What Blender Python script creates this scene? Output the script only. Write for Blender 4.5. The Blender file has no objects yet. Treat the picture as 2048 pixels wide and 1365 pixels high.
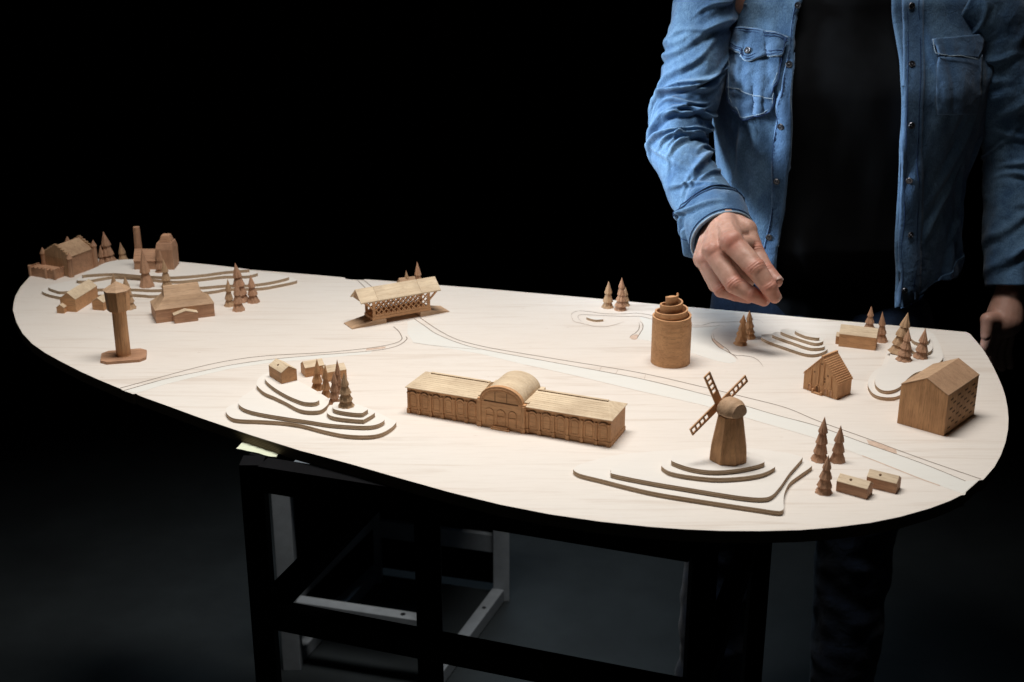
import bpy, bmesh, math, random
import numpy as np
from mathutils import Vector, Matrix, noise

# ------------------------------------------------------------------ scene, camera, light
SC = bpy.context.scene
COL = SC.collection
SC.unit_settings.scale_length = 0.7   # one unit is 70 cm
H = 2.31          # camera height above the floor
T = 1.36          # height of the table top
FPX = 2600.0
PITCH = math.radians(19.92)
CP, SP = math.cos(PITCH), math.sin(PITCH)

cam_d = bpy.data.cameras.new('camera')
cam = bpy.data.objects.new('camera', cam_d)
COL.objects.link(cam)
cam.location = (0, 0, H)
cam.rotation_euler = (math.radians(90) - PITCH, 0, 0)
cam_d.sensor_width = 36.0
cam_d.lens = FPX / 2048 * 36.0
cam_d.clip_start = 0.05
cam_d.clip_end = 100
cam_d.dof.use_dof = True
cam_d.dof.focus_distance = 2.45
cam_d.dof.aperture_fstop = 5.6
SC.camera = cam

W = bpy.data.worlds.new('World')
SC.world = W
W.use_nodes = True
W.node_tree.nodes['Background'].inputs[0].default_value = (0.25, 0.32, 0.45, 1)
W.node_tree.nodes['Background'].inputs[1].default_value = 0.0015

def area(name, loc, target, sx, sy, energy, color, spread=180):
    d = bpy.data.lights.new(name, 'AREA')
    d.shape = 'RECTANGLE'; d.size = sx; d.size_y = sy
    d.energy = energy; d.color = color; d.spread = math.radians(spread)
    o = bpy.data.objects.new(name, d); COL.objects.link(o)
    o.location = loc
    o.rotation_euler = (Vector(target) - Vector(loc)).to_track_quat('-Z', 'Y').to_euler()
    return o
# softbox hanging over the middle of the table
area('key_softbox', (-0.12, 2.52, T + 2.8), (-0.12, 2.22, T), 1.90, 0.50, 24.0, (1.0, 0.972, 0.93), 80)
# cool strip light on the left that grazes the man's denim sleeve
area('sleeve_light', (-0.80, 2.84, T + 0.82), (0.43, 2.95, T + 0.36), 0.30, 0.50, 2.8, (0.80, 0.90, 1.0), 30)
# faint cool light falling on the floor behind the table
area('back_floor_light', (0.15, 4.8, 2.9), (0.05, 3.3, 0.0), 0.7, 0.7, 1.9, (0.62, 0.82, 1.0), 60)

SC.view_settings.view_transform = 'Standard'
SC.view_settings.look = 'None'
SC.view_settings.exposure = 0
SC.view_settings.gamma = 1
SC.view_settings.use_curve_mapping = False
SC.render.engine = 'CYCLES'

# ------------------------------------------------------------------ pixel helpers (photograph pixels, 2048 wide)
def ray(x, y):
    return Vector((x - 1024, CP * FPX - SP * (y - 682.5), -SP * FPX - CP * (y - 682.5)))
def at(x, y, z=T):
    d = ray(x, y); t = (H - z) / -d.z
    return Vector((d.x * t, d.y * t, z))
def aty(x, y, Y):
    d = ray(x, y); t = Y / d.y
    return Vector((d.x * t, Y, H + d.z * t))

# ------------------------------------------------------------------ materials
def new_mat(name, rough=0.5, spec=0.4):
    m = bpy.data.materials.new(name); m.use_nodes = True
    nt = m.node_tree; b = nt.nodes['Principled BSDF']
    b.inputs['Roughness'].default_value = rough
    b.inputs['Specular IOR Level'].default_value = spec
    return m, nt, b
def N(nt, t, **kw):
    n = nt.nodes.new(t)
    for k, v in kw.items():
        if k in n.inputs: n.inputs[k].default_value = v
        else: setattr(n, k, v)
    return n
def ramp(nt, stops):
    r = nt.nodes.new('ShaderNodeValToRGB')
    e = r.color_ramp.elements
    while len(e) > 1: e.remove(e[0])
    e[0].position = stops[0][0]; e[0].color = (*stops[0][1], 1)
    for p, c in stops[1:]:
        k = e.new(p); k.color = (*c, 1)
    return r
def mixc(nt, a, b, fac, mode='MIX'):
    m = nt.nodes.new('ShaderNodeMix'); m.data_type = 'RGBA'; m.blend_type = mode
    for s, v in ((m.inputs[0], fac), (m.inputs[6], a), (m.inputs[7], b)):
        if hasattr(v, 'is_linked') or isinstance(v, bpy.types.NodeSocket): nt.links.new(v, s)
        elif isinstance(v, (int, float)): s.default_value = v
        else: s.default_value = (*v, 1)
    return m.outputs[2]
def coords(nt, scale=(1, 1, 1), rot=(0, 0, 0), rand=True):
    tc = nt.nodes.new('ShaderNodeTexCoord')
    mp = nt.nodes.new('ShaderNodeMapping')
    mp.inputs['Scale'].default_value = scale; mp.inputs['Rotation'].default_value = rot
    if rand:
        oi = nt.nodes.new('ShaderNodeObjectInfo')
        ml = nt.nodes.new('ShaderNodeVectorMath'); ml.operation = 'MULTIPLY_ADD'
        cb = nt.nodes.new('ShaderNodeCombineXYZ')
        for i in range(3): nt.links.new(oi.outputs['Random'], cb.inputs[i])
        nt.links.new(cb.outputs[0], ml.inputs[0]); ml.inputs[1].default_value = (3.1, 5.7, 2.3)
        nt.links.new(tc.outputs['Object'], ml.inputs[2])
        nt.links.new(ml.outputs[0], mp.inputs['Vector'])
    else:
        nt.links.new(tc.outputs['Object'], mp.inputs['Vector'])
    return mp.outputs[0]
def bump(nt, b, h, strength=0.3, dist=0.001):
    bm = nt.nodes.new('ShaderNodeBump'); bm.inputs['Strength'].default_value = strength
    bm.inputs['Distance'].default_value = dist
    nt.links.new(h, bm.inputs['Height']); nt.links.new(bm.outputs[0], b.inputs['Normal'])

def oak(name, c1, c2, pore, grain='x', warm=0.0):
    """carved oak: growth bands, fine pores running along the grain"""
    m, nt, b = new_mat(name, 0.62, 0.22)
    L, S = 9.0, 150.0
    sc = {'x': (L, S, S), 'y': (S, L, S), 'z': (S, S, L)}[grain]
    v = coords(nt, sc)
    n1 = N(nt, 'ShaderNodeTexNoise', Scale=1.0, Detail=5.0, Roughness=0.6, Distortion=0.6); nt.links.new(v, n1.inputs['Vector'])
    r1 = ramp(nt, [(0.30, c2), (0.52, c1), (0.75, tuple(min(1, x * 1.12) for x in c1))]); nt.links.new(n1.outputs[0], r1.inputs[0])
    sc2 = {'x': (60, 800, 800), 'y': (800, 60, 800), 'z': (800, 800, 60)}[grain]
    v2 = coords(nt, sc2)
    n2 = N(nt, 'ShaderNodeTexNoise', Scale=1.0, Detail=2.0, Roughness=0.6); nt.links.new(v2, n2.inputs['Vector'])
    r2 = ramp(nt, [(0.30, (1, 1, 1)), (0.47, (0, 0, 0))]); nt.links.new(n2.outputs[0], r2.inputs[0])
    f = nt.nodes.new('ShaderNodeMath'); f.operation = 'MULTIPLY'; f.inputs[1].default_value = 0.55
    nt.links.new(r2.outputs[0], f.inputs[0])
    c = mixc(nt, r1.outputs[0], pore, f.outputs[0])
    v3 = coords(nt, (18, 18, 18))
    n3 = N(nt, 'ShaderNodeTexNoise', Scale=1.0, Detail=3.0); nt.links.new(v3, n3.inputs['Vector'])
    r3 = ramp(nt, [(0.35, (0.80, 0.76, 0.72)), (0.65, (1.06, 1.04, 1.0))]); nt.links.new(n3.outputs[0], r3.inputs[0])
    c = mixc(nt, c, r3.outputs[0], 0.8, 'MULTIPLY')
    nt.links.new(c, b.inputs['Base Color'])
    bump(nt, b, n2.outputs[0], 0.35, 0.0006)
    return m

OAK = dict(
    gold_x=oak('oak_golden_grain_x', (0.669, 0.385, 0.204), (0.541, 0.294, 0.148), (0.296, 0.158, 0.082), 'x'),
    gold_z=oak('oak_golden_grain_z', (0.643, 0.365, 0.189), (0.502, 0.273, 0.137), (0.270, 0.144, 0.074), 'z'),
    pale_x=oak('oak_pale_grain_x', (0.733, 0.598, 0.433), (0.634, 0.493, 0.342), (0.416, 0.294, 0.182), 'x'),
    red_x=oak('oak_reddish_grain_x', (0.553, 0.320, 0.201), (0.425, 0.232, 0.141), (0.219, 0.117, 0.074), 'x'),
    red_z=oak('oak_reddish_grain_z', (0.541, 0.320, 0.207), (0.399, 0.226, 0.141), (0.219, 0.117, 0.074), 'z'),
    dull_x=oak('oak_dull_grain_x', (0.566, 0.382, 0.245), (0.438, 0.280, 0.178), (0.245, 0.150, 0.097), 'x'),
    dull_z=oak('oak_dull_grain_z', (0.541, 0.362, 0.222), (0.412, 0.267, 0.163), (0.219, 0.137, 0.089), 'z'),
)

def veneer(name, base, dark, k=1.0):
    m, nt, b = new_mat(name, 0.55, 0.25)
    v = coords(nt, (2.2, 38, 38), (0, 0, math.radians(8)), False)
    n1 = N(nt, 'ShaderNodeTexNoise', Scale=1.0, Detail=6.0, Roughness=0.62, Distortion=0.9); nt.links.new(v, n1.inputs['Vector'])
    r1 = ramp(nt, [(0.30, dark), (0.46, base), (0.62, base), (0.80, tuple(x * 0.97 for x in base))]); nt.links.new(n1.outputs[0], r1.inputs[0])
    v2 = coords(nt, (14, 420, 420), (0, 0, math.radians(8)), False)
    n2 = N(nt, 'ShaderNodeTexNoise', Scale=1.0, Detail=3.0, Roughness=0.7); nt.links.new(v2, n2.inputs['Vector'])
    r2 = ramp(nt, [(0.34, (0.90, 0.88, 0.86)), (0.50, (1, 1, 1))]); nt.links.new(n2.outputs[0], r2.inputs[0])
    c = mixc(nt, r1.outputs[0], r2.outputs[0], 0.7 * k, 'MULTIPLY')
    v3 = coords(nt, (1.3, 2.2, 1), (0, 0, 0), False)
    n3 = N(nt, 'ShaderNodeTexNoise', Scale=1.0, Detail=2.0); nt.links.new(v3, n3.inputs['Vector'])
    r3 = ramp(nt, [(0.35, (0.97, 0.93, 0.90)), (0.65, (1.0, 1.0, 1.0))]); nt.links.new(n3.outputs[0], r3.inputs[0])
    c = mixc(nt, c, r3.outputs[0], 0.8 * k, 'MULTIPLY')
    # rare little flecks
    v4 = coords(nt, (26, 90, 26), (0, 0, math.radians(8)), False)
    vo = N(nt, 'ShaderNodeTexVoronoi', Scale=1.0); nt.links.new(v4, vo.inputs['Vector'])
    n5 = N(nt, 'ShaderNodeTexNoise', Scale=0.35); nt.links.new(v4, n5.inputs['Vector'])
    gt = N(nt, 'ShaderNodeMath', operation='GREATER_THAN'); nt.links.new(n5.outputs[0], gt.inputs[0]); gt.inputs[1].default_value = 0.66
    lt = ramp(nt, [(0.05, (1, 1, 1)), (0.13, (0, 0, 0))]); nt.links.new(vo.outputs['Distance'], lt.inputs[0])
    ml = N(nt, 'ShaderNodeMath', operation='MULTIPLY'); nt.links.new(gt.outputs[0], ml.inputs[0]); nt.links.new(lt.outputs[0], ml.inputs[1])
    ml2 = N(nt, 'ShaderNodeMath', operation='MULTIPLY'); nt.links.new(ml.outputs[0], ml2.inputs[0]); ml2.inputs[1].default_value = 0.5 * k
    c = mixc(nt, c, (0.42, 0.30, 0.22), ml2.outputs[0])
    nt.links.new(c, b.inputs['Base Color'])
    bump(nt, b, n2.outputs[0], 0.12, 0.0005)
    return m
VENEER = veneer('birch_veneer', (0.79, 0.735, 0.675), (0.685, 0.61, 0.54))
LAYER_TOP = veneer('birch_layer_top', (0.795, 0.752, 0.698), (0.76, 0.715, 0.66), 0.5)
RIVER = veneer('pale_painted_river', (0.765, 0.745, 0.695), (0.74, 0.715, 0.66), 0.25)

def ply_edge(name, a, bcol, n=5, thick=0.0085, z0=0.0):
    m, nt, b = new_mat(name, 0.75, 0.15)
    tc = nt.nodes.new('ShaderNodeTexCoord'); sp = nt.nodes.new('ShaderNodeSeparateXYZ')
    nt.links.new(tc.outputs['Object'], sp.inputs[0])
    mu = N(nt, 'ShaderNodeMath', operation='MULTIPLY'); nt.links.new(sp.outputs[2], mu.inputs[0]); mu.inputs[1].default_value = n / thick
    fr = N(nt, 'ShaderNodeMath', operation='FRACT'); nt.links.new(mu.outputs[0], fr.inputs[0])
    r = ramp(nt, [(0.0, a), (0.42, a), (0.58, bcol), (0.9, bcol), (1.0, a)]); nt.links.new(fr.outputs[0], r.inputs[0])
    v = coords(nt, (25, 25, 200), (0, 0, 0), False)
    n1 = N(nt, 'ShaderNodeTexNoise', Scale=1.0, Detail=4.0, Roughness=0.7); nt.links.new(v, n1.inputs['Vector'])
    r2 = ramp(nt, [(0.3, (0.70, 0.68, 0.66)), (0.65, (1.05, 1.05, 1.05))]); nt.links.new(n1.outputs[0], r2.inputs[0])
    c = mixc(nt, r.outputs[0], r2.outputs[0], 1.0, 'MULTIPLY')
    nt.links.new(c, b.inputs['Base Color'])
    return m
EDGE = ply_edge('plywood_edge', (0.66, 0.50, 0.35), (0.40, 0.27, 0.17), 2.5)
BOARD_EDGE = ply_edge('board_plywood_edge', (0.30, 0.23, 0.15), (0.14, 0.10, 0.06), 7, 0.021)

def plain(name, col, rough=0.6, var=0.15, scale=12, spec=0.3, metal=0.0, bumpk=0.0):
    m, nt, b = new_mat(name, rough, spec)
    v = coords(nt, (scale,) * 3)
    n1 = N(nt, 'ShaderNodeTexNoise', Scale=1.0, Detail=6.0, Roughness=0.65); nt.links.new(v, n1.inputs['Vector'])
    r = ramp(nt, [(0.3, tuple(x * (1 - var) for x in col)), (0.7, tuple(min(1, x * (1 + var)) for x in col))]); nt.links.new(n1.outputs[0], r.inputs[0])
    nt.links.new(r.outputs[0], b.inputs['Base Color'])
    b.inputs['Metallic'].default_value = metal
    if bumpk: bump(nt, b, n1.outputs[0], bumpk, 0.002)
    return m
GROOVE = plain('engraved_groove', (0.16, 0.105, 0.07), 0.8, 0.3, 60)
GROOVE_SOFT = plain('engraved_groove_worn', (0.36, 0.26, 0.20), 0.8, 0.3, 60)
STAIN = plain('sanded_veneer_patch', (0.62, 0.46, 0.36), 0.7, 0.2, 90)
PORE = plain('carved_recess_wood', (0.17, 0.09, 0.045), 0.8, 0.2, 80)  # dark tone; on hood grooves and brewery door it paints in recess shade
STEEL = plain('black_painted_steel', (0.004, 0.004, 0.005), 0.7, 0.3, 20, 0.08)
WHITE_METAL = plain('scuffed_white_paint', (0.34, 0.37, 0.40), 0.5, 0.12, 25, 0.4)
HOLE = plain('dark_bolt_hole', (0.01, 0.01, 0.012), 0.8, 0.1, 10)
FLOOR = plain('dark_concrete', (0.026, 0.032, 0.035), 0.7, 0.22, 3.5, 0.3, 0, 0.2)
WALL = plain('black_backdrop_wall', (0.012, 0.014, 0.018), 0.95, 0.3, 2, 0.1)
BLACKP = plain('stool_shade_black', (0.006, 0.007, 0.008), 0.95, 0.2, 12, 0.05)  # black of the added sheets that stand in for shade in the stool
PAPER = plain('folded_paper', (0.72, 0.76, 0.58), 0.8, 0.08, 40)

# ------------------------------------------------------------------ mesh builder
class MB:
    def __init__(s): s.v = []; s.f = []; s.m = []
    def add(s, vs, fs, mi=0, M=None):
        o = len(s.v)
        for p in vs:
            p = Vector(p)
            if M is not None: p = M @ p
            s.v.append(tuple(p))
        for f in fs: s.f.append(tuple(o + i for i in f)); s.m.append(mi)
        return s
    def box(s, x0, x1, y0, y1, z0, z1, mi=0, M=None):
        return s.add([(x0, y0, z0), (x1, y0, z0), (x1, y1, z0), (x0, y1, z0), (x0, y0, z1), (x1, y0, z1), (x1, y1, z1), (x0, y1, z1)],
                     [(0, 3, 2, 1), (4, 5, 6, 7), (0, 1, 5, 4), (1, 2, 6, 5), (2, 3, 7, 6), (3, 0, 4, 7)], mi, M)
    def prism(s, poly, z0, z1, mi=0, M=None, top=None):
        n = len(poly); tp = top or poly
        vs = [(p[0], p[1], z0) for p in poly] + [(p[0], p[1], z1) for p in tp]
        o = len(s.v)
        s.add(vs, [tuple(range(n - 1, -1, -1)), tuple(range(n, 2 * n))], mi, M)
        for i in range(n):
            j = (i + 1) % n; s.f.append((o + i, o + j, o + n + j, o + n + i)); s.m.append(mi)
        return s
    def yprism(s, poly, y0, y1, mi=0, M=None):
        """polygon given in x,z pushed along y"""
        n = len(poly); o = len(s.v)
        s.add([(p[0], y0, p[1]) for p in poly] + [(p[0], y1, p[1]) for p in poly], [tuple(range(n)), tuple(range(2 * n - 1, n - 1, -1))], mi, M)
        for i in range(n):
            j = (i + 1) % n; s.f.append((o + j, o + i, o + n + i, o + n + j)); s.m.append(mi)
        return s
    def xprism(s, poly, x0, x1, mi=0, M=None):
        """polygon given in y,z pushed along x"""
        n = len(poly); o = len(s.v)
        s.add([(x0, p[0], p[1]) for p in poly] + [(x1, p[0], p[1]) for p in poly], [tuple(range(n - 1, -1, -1)), tuple(range(n, 2 * n))], mi, M)
        for i in range(n):
            j = (i + 1) % n; s.f.append((o + i, o + j, o + n + j, o + n + i)); s.m.append(mi)
        return s
    def lathe(s, prof, n=24, mi=0, M=None, rf=None, c=(0, 0)):
        o = len(s.v); vs = []
        for k, (r, z) in enumerate(prof):
            for i in range(n):
                a = 2 * math.pi * i / n; q = r * (rf(a, k) if rf else 1)
                vs.append((c[0] + q * math.cos(a), c[1] + q * math.sin(a), z))
        s.add(vs, [], mi, M)
        for k in range(len(prof) - 1):
            for i in range(n):
                j = (i + 1) % n
                s.f.append((o + k * n + i, o + k * n + j, o + (k + 1) * n + j, o + (k + 1) * n + i)); s.m.append(mi)
        s.f.append(tuple(o + i for i in range(n - 1, -1, -1))); s.m.append(mi)
        e = o + (len(prof) - 1) * n
        s.f.append(tuple(e + i for i in range(n))); s.m.append(mi)
        return s
    def tube(s, pts, r, n=8, mi=0, closed=False):
        pts = [Vector(p) for p in pts]; m = len(pts); o = len(s.v)
        rr = r if isinstance(r, (list, tuple)) else [r] * m
        up = None
        for i, p in enumerate(pts):
            a = pts[(i - 1) % m] if (closed or i) else p
            b = pts[(i + 1) % m] if (closed or i < m - 1) else p
            t = (b - a).normalized() if (b - a).length > 1e-9 else Vector((0, 0, 1))
            if up is None: up = Vector((0, 0, 1)) if abs(t.z) < 0.9 else Vector((1, 0, 0))
            x = t.cross(up).normalized(); y = x.cross(t).normalized(); up = y
            for k in range(n):
                q = 2 * math.pi * k / n
                s.v.append(tuple(p + (x * math.cos(q) + y * math.sin(q)) * rr[i]))
        for i in range(m if closed else m - 1):
            for k in range(n):
                l = (k + 1) % n; j = (i + 1) % m
                s.f.append((o + i * n + k, o + i * n + l, o + j * n + l, o + j * n + k)); s.m.append(mi)
        if not closed:
            s.f.append(tuple(o + k for k in range(n - 1, -1, -1))); s.m.append(mi)
            s.f.append(tuple(o + (m - 1) * n + k for k in range(n))); s.m.append(mi)
        return s
    def bar(s, a, b, w, h, mi=0):
        a = Vector(a); b = Vector(b); t = (b - a); L = t.length; t.normalize()
        up = Vector((0, 0, 1)) if abs(t.z) < 0.95 else Vector((0, 1, 0))
        x = t.cross(up).normalized(); y = x.cross(t).normalized()
        M = Matrix(((x.x, y.x, t.x, a.x), (x.y, y.y, t.y, a.y), (x.z, y.z, t.z, a.z), (0, 0, 0, 1)))
        return s.box(-w / 2, w / 2, -h / 2, h / 2, 0, L, mi, M)

def build(name, mb, mats, parent=None, smooth=False, bevel=0.0, loc=None, seg=2, angle=40):
    me = bpy.data.meshes.new(name)
    me.from_pydata(mb.v, [], mb.f)
    if not isinstance(mats, (list, tuple)): mats = [mats]
    for m in mats: me.materials.append(m)
    me.polygons.foreach_set('material_index', mb.m)
    bm = bmesh.new(); bm.from_mesh(me); bmesh.ops.recalc_face_normals(bm, faces=bm.faces); bm.to_mesh(me); bm.free()
    if smooth: me.polygons.foreach_set('use_smooth', [True] * len(me.polygons))
    me.update()
    o = bpy.data.objects.new(name, me); COL.objects.link(o)
    if parent is not None: o.parent = parent
    if loc is not None: o.location = loc
    if smooth and not bevel:
        try: me.set_sharp_from_angle(angle=math.radians(angle))
        except Exception: pass
    if bevel:
        b = o.modifiers.new('bevel', 'BEVEL'); b.width = bevel; b.segments = seg; b.limit_method = 'ANGLE'; b.angle_limit = math.radians(30)
    return o
def tag(o, label=None, cat=None, group=None, kind=None):
    if label: o['label'] = label
    if cat: o['category'] = cat
    if group: o['group'] = group
    if kind: o['kind'] = kind
    return o
def thing(name, label, cat, loc=(0, 0, 0), rz=0.0, group=None):
    o = bpy.data.objects.new(name, None); COL.objects.link(o)
    o.empty_display_size = 0.02
    o.location = loc; o.rotation_euler = (0, 0, rz)
    return tag(o, label, cat, group)
def frame(a, b, z=T):
    """base corner a, direction to base corner b: location, heading, length"""
    A = at(*a, z); B = at(*b, z); d = B - A
    return A, math.atan2(d.y, d.x), d.length
def depth_of(a, b, c, z=T):
    A, B, C_ = at(*a, z), at(*b, z), at(*c, z); u = (B - A).normalized()
    w = C_ - B; return (w - u * w.dot(u)).length

def catmull(pts, closed=True, n=6):
    out = []; m = len(pts)
    rng = range(m if closed else m - 1)
    for i in rng:
        p0, p1, p2, p3 = (pts[(i - 1) % m] if closed or i > 0 else pts[i]), pts[i], pts[(i + 1) % m], (pts[(i + 2) % m] if closed or i < m - 2 else pts[(i + 1) % m])
        for k in range(n):
            t = k / n
            out.append(tuple(0.5 * ((2 * p1[j]) + (-p0[j] + p2[j]) * t + (2 * p0[j] - 5 * p1[j] + 4 * p2[j] - p3[j]) * t * t + (-p0[j] + 3 * p1[j] - 3 * p2[j] + p3[j]) * t ** 3) for j in range(2)))
    if not closed: out.append(tuple(pts[-1]))
    return out

# ------------------------------------------------------------------ setting
mb = MB(); n = 40
mb.add([(-9, -2, 0), (9, -2, 0), (9, 9, 0), (-9, 9, 0)], [(0, 1, 2, 3)])
tag(build('floor', mb, FLOOR), kind='structure')
mb = MB().box(-9, 9, 8.6, 8.7, 0, 4.5)
tag(build('wall', mb, WALL), kind='structure')

# ------------------------------------------------------------------ the table
table = thing('table', 'large rounded pale birch plywood table top on a black steel frame', 'table', (0, 2.3, 0))
def tbuild(name, mb, mats, parent=table, **k):
    o = build(name, mb, mats, parent, **k); o.location = (0, -2.3, 0) if parent is table else (0, 0, 0); return o
outline = [(26, 621), (27, 608), (31, 592), (42, 573), (60, 553), (85, 538), (115, 527), (150, 520), (184, 518), (225, 518.5), (270, 520.5), (330, 525), (363, 528), (430, 533.5), (495, 539.5), (560, 544.5), (640, 551), (689, 555.5),
    (692, 558.5), (700, 559.5), (727, 560.5), (729, 559), (780, 562.5), (882, 571), (960, 577), (1050, 585), (1120, 591), (1220, 600), (1326, 610), (1403, 616.5), (1520, 627), (1620, 636.5), (1740, 647), (1850, 657), (1932, 664.5),
    (1940, 668), (1952, 682), (1966, 699), (1977, 717), (1988, 737), (1997, 756), (2005, 775), (2011, 794), (2015, 815), (2017, 837), (2016, 860), (2011, 885), (2002, 910), (1989, 934), (1970, 956), (1966, 960), (1958, 961), (1932, 984), (1930, 990), (1922, 991),
    (1900, 1002), (1860, 1017), (1800, 1034), (1740, 1046), (1670, 1055), (1600, 1060.5), (1520, 1062.5), (1440, 1062), (1370, 1059), (1300, 1054), (1200, 1043.5), (1100, 1029), (1000, 1009.5), (900, 985), (800, 957), (700, 928), (600, 901.5),
    (500, 870), (400, 836), (340, 814), (290, 796), (276, 790.5), (273, 788), (265, 788.5), (262, 787), (247, 782), (240, 777.5), (200, 761), (160, 743), (120, 722.5), (90, 706), (64, 687.5), (45, 667), (33, 645)]
OUT = [at(*p) for p in outline]
BT = 0.021
mb = MB().prism([(p.x, p.y) for p in OUT], T - 0.0012, T)
tbuild('veneer_top', mb, VENEER)
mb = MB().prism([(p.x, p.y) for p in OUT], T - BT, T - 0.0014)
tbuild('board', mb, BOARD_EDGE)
def sheet(name, px, mat, dz, closed=True, smooth=True):
    pts = catmull(px) if smooth else px
    P = [at(*p) for p in pts]
    mb = MB().prism([(p.x, p.y) for p in P], T - 0.0003, T + dz)
    return tbuild(name, mb, mat)
def line(name, px, mat=GROOVE, w=0.0015, dz=0.00045, n=10, taper=False):
    P = [at(*p) for p in catmull(px, False, n)]
    mb = MB(); vs = []; m = len(P)
    for i, p in enumerate(P):
        t = (P[min(i + 1, m - 1)] - P[max(i - 1, 0)]); nn = Vector((-t.y, t.x, 0)).normalized()
        k = w / 2
        if taper: k *= min(1, 0.15 + 4 * min(i, m - 1 - i) / m)
        vs += [(p + nn * k), (p - nn * k)]
    top = [(v.x, v.y, T + dz) for v in vs]
    fs = [(2 * i, 2 * i + 1, 2 * i + 3, 2 * i + 2) for i in range(m - 1)]
    mb.add(top, fs)
    return tbuild(name, mb, mat)
r_lower_right = [(828, 638), (850, 653), (874, 669), (918, 687), (968, 700), (1120, 728), (1280, 758), (1395, 786), (1475, 808), (1553, 831), (1635, 853), (1732, 888), (1840, 926), (1931, 963)]
r_upper_right = [(840, 636), (877, 661), (915, 680), (960, 692), (1000, 700), (1120, 720), (1278, 746), (1403, 774), (1490, 795), (1571, 816), (1637, 843), (1732, 877), (1840, 917), (1962, 959)]
river_low = [(1925, 988), (1838, 957), (1724, 913), (1630, 877), (1521, 845), (1405, 811), (1280, 783), (1150, 752), (1050, 730), (960, 708), (880, 694), (827, 686)]
sheet('river', r_lower_right + [(1957, 960), (1930, 985)] + river_low[0:] + [(815, 668), (815, 645)], RIVER, 0.0002, smooth=False)
lf_up = [(240, 777), (319, 755.6), (400, 734), (464, 721), (537, 712), (658, 705), (744, 696), (787, 688), (803, 680), (802, 671), (796, 662), (787, 654)]
lf_lo = [(247, 782), (330, 759), (400, 744), (458, 731.5), (537, 720), (636, 711), (744, 702.5), (793, 693), (813, 680), (812, 674)]
sheet('river', [(248, 782.5)] + lf_lo[1:7] + [(740, 708), (640, 717), (540, 726), (460, 738), (400, 752), (325, 770.5), (272, 787.3)], RIVER, 0.0002, smooth=False)
line('road_line', r_lower_right); line('road_line', r_upper_right)
line('road_line', lf_up, w=0.0016); line('road_line', lf_lo, w=0.0016)
line('road_line', [(715, 561), (726, 572), (745, 590)], w=0.0016); line('road_line', [(726.5, 560), (738, 569.5), (760, 587)], w=0.0016)
line('river_line', [(827, 686), (870, 692), (960, 700)], GROOVE_SOFT, 0.0007)
line('river_line', [(1724, 912), (1770, 930), (1838, 957), (1880, 972)], STAIN, 0.003, 0.0003)
line('river_line', [(1050, 730), (1150, 752), (1280, 783), (1405, 811), (1521, 845), (1630, 877), (1724, 912)], STAIN, 0.0006, 0.0003)
sheet('wood_patch', [(1733, 880), (1750, 884), (1792, 899), (1794, 908), (1775, 903), (1738, 889)], STAIN, 0.0003, smooth=False)
sheet('wood_patch', [(733, 698), (772, 693.5), (770, 697), (731, 701.5)], STAIN, 0.0003, smooth=False)
Z6 = lambda L: [(1120 + x / 4.655, 540 + y / 4.655) for x, y in L]
sheet('lake', Z6([(870, 468), (745, 440), (775, 500), (772, 550), (745, 595), (722, 640), (870, 672), (1240, 780), (1400, 832), (1560, 868), (1640, 850), (1600, 800), (1500, 730), (1430, 670), (1405, 620), (1430, 560), (1480, 528), (1350, 535), (1245, 538), (1050, 510)]), RIVER, 0.0002)
line('lake_line', Z6([(105, 435), (112, 408), (160, 385), (250, 388), (400, 408), (560, 412), (700, 405), (780, 412), (870, 430), (1000, 470), (1120, 500), (1245, 516), (1330, 515), (1430, 492), (1560, 488), (1680, 482), (1760, 470), (1840, 468), (1895, 495)]), w=0.0015, taper=True)
line('lake_line', Z6([(200, 485), (168, 445), (190, 420), (280, 421), (400, 428), (600, 435), (750, 437), (870, 465), (1000, 495), (1120, 520), (1245, 536), (1350, 532), (1450, 525), (1500, 516), (1535, 535)]), w=0.0015, taper=True)
line('lake_line', Z6([(105, 435), (130, 480), (200, 500), (250, 512), (320, 528), (430, 530), (520, 510), (600, 483)]), GROOVE_SOFT, 0.0016, taper=True)
line('lake_line', Z6([(735, 490), (738, 530), (730, 560), (700, 592), (665, 612), (645, 638)]), w=0.0015, taper=True)
line('lake_line', Z6([(745, 480), (770, 510), (770, 550), (745, 592), (722, 630), (718, 640)]), w=0.0015, taper=True)
sheet('wood_patch', Z6([(650, 625), (690, 608), (725, 605), (720, 640), (700, 650), (665, 645)]), STAIN, 0.0003)
line('lake_line', Z6([(1408, 610), (1422, 660), (1480, 722), (1560, 765), (1620, 800), (1655, 835)]), w=0.0017, taper=True)
line('lake_line', Z6([(1430, 600), (1440, 650), (1500, 700), (1560, 745), (1590, 780), (1640, 798), (1700, 800), (1790, 815), (1850, 850), (1893, 905)]), w=0.0016, taper=True)
sheet('wood_patch', Z6([(1415, 640), (1440, 650), (1520, 715), (1510, 735), (1460, 705), (1420, 665)]), STAIN, 0.0003)
for a, b_ in (((1291, 748), (1289, 759)), ((1203, 734), (1199, 742)), ((1236, 740), (1231, 749))):
    line('road_joint', [a, b_], GROOVE_SOFT, 0.0005)
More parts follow.
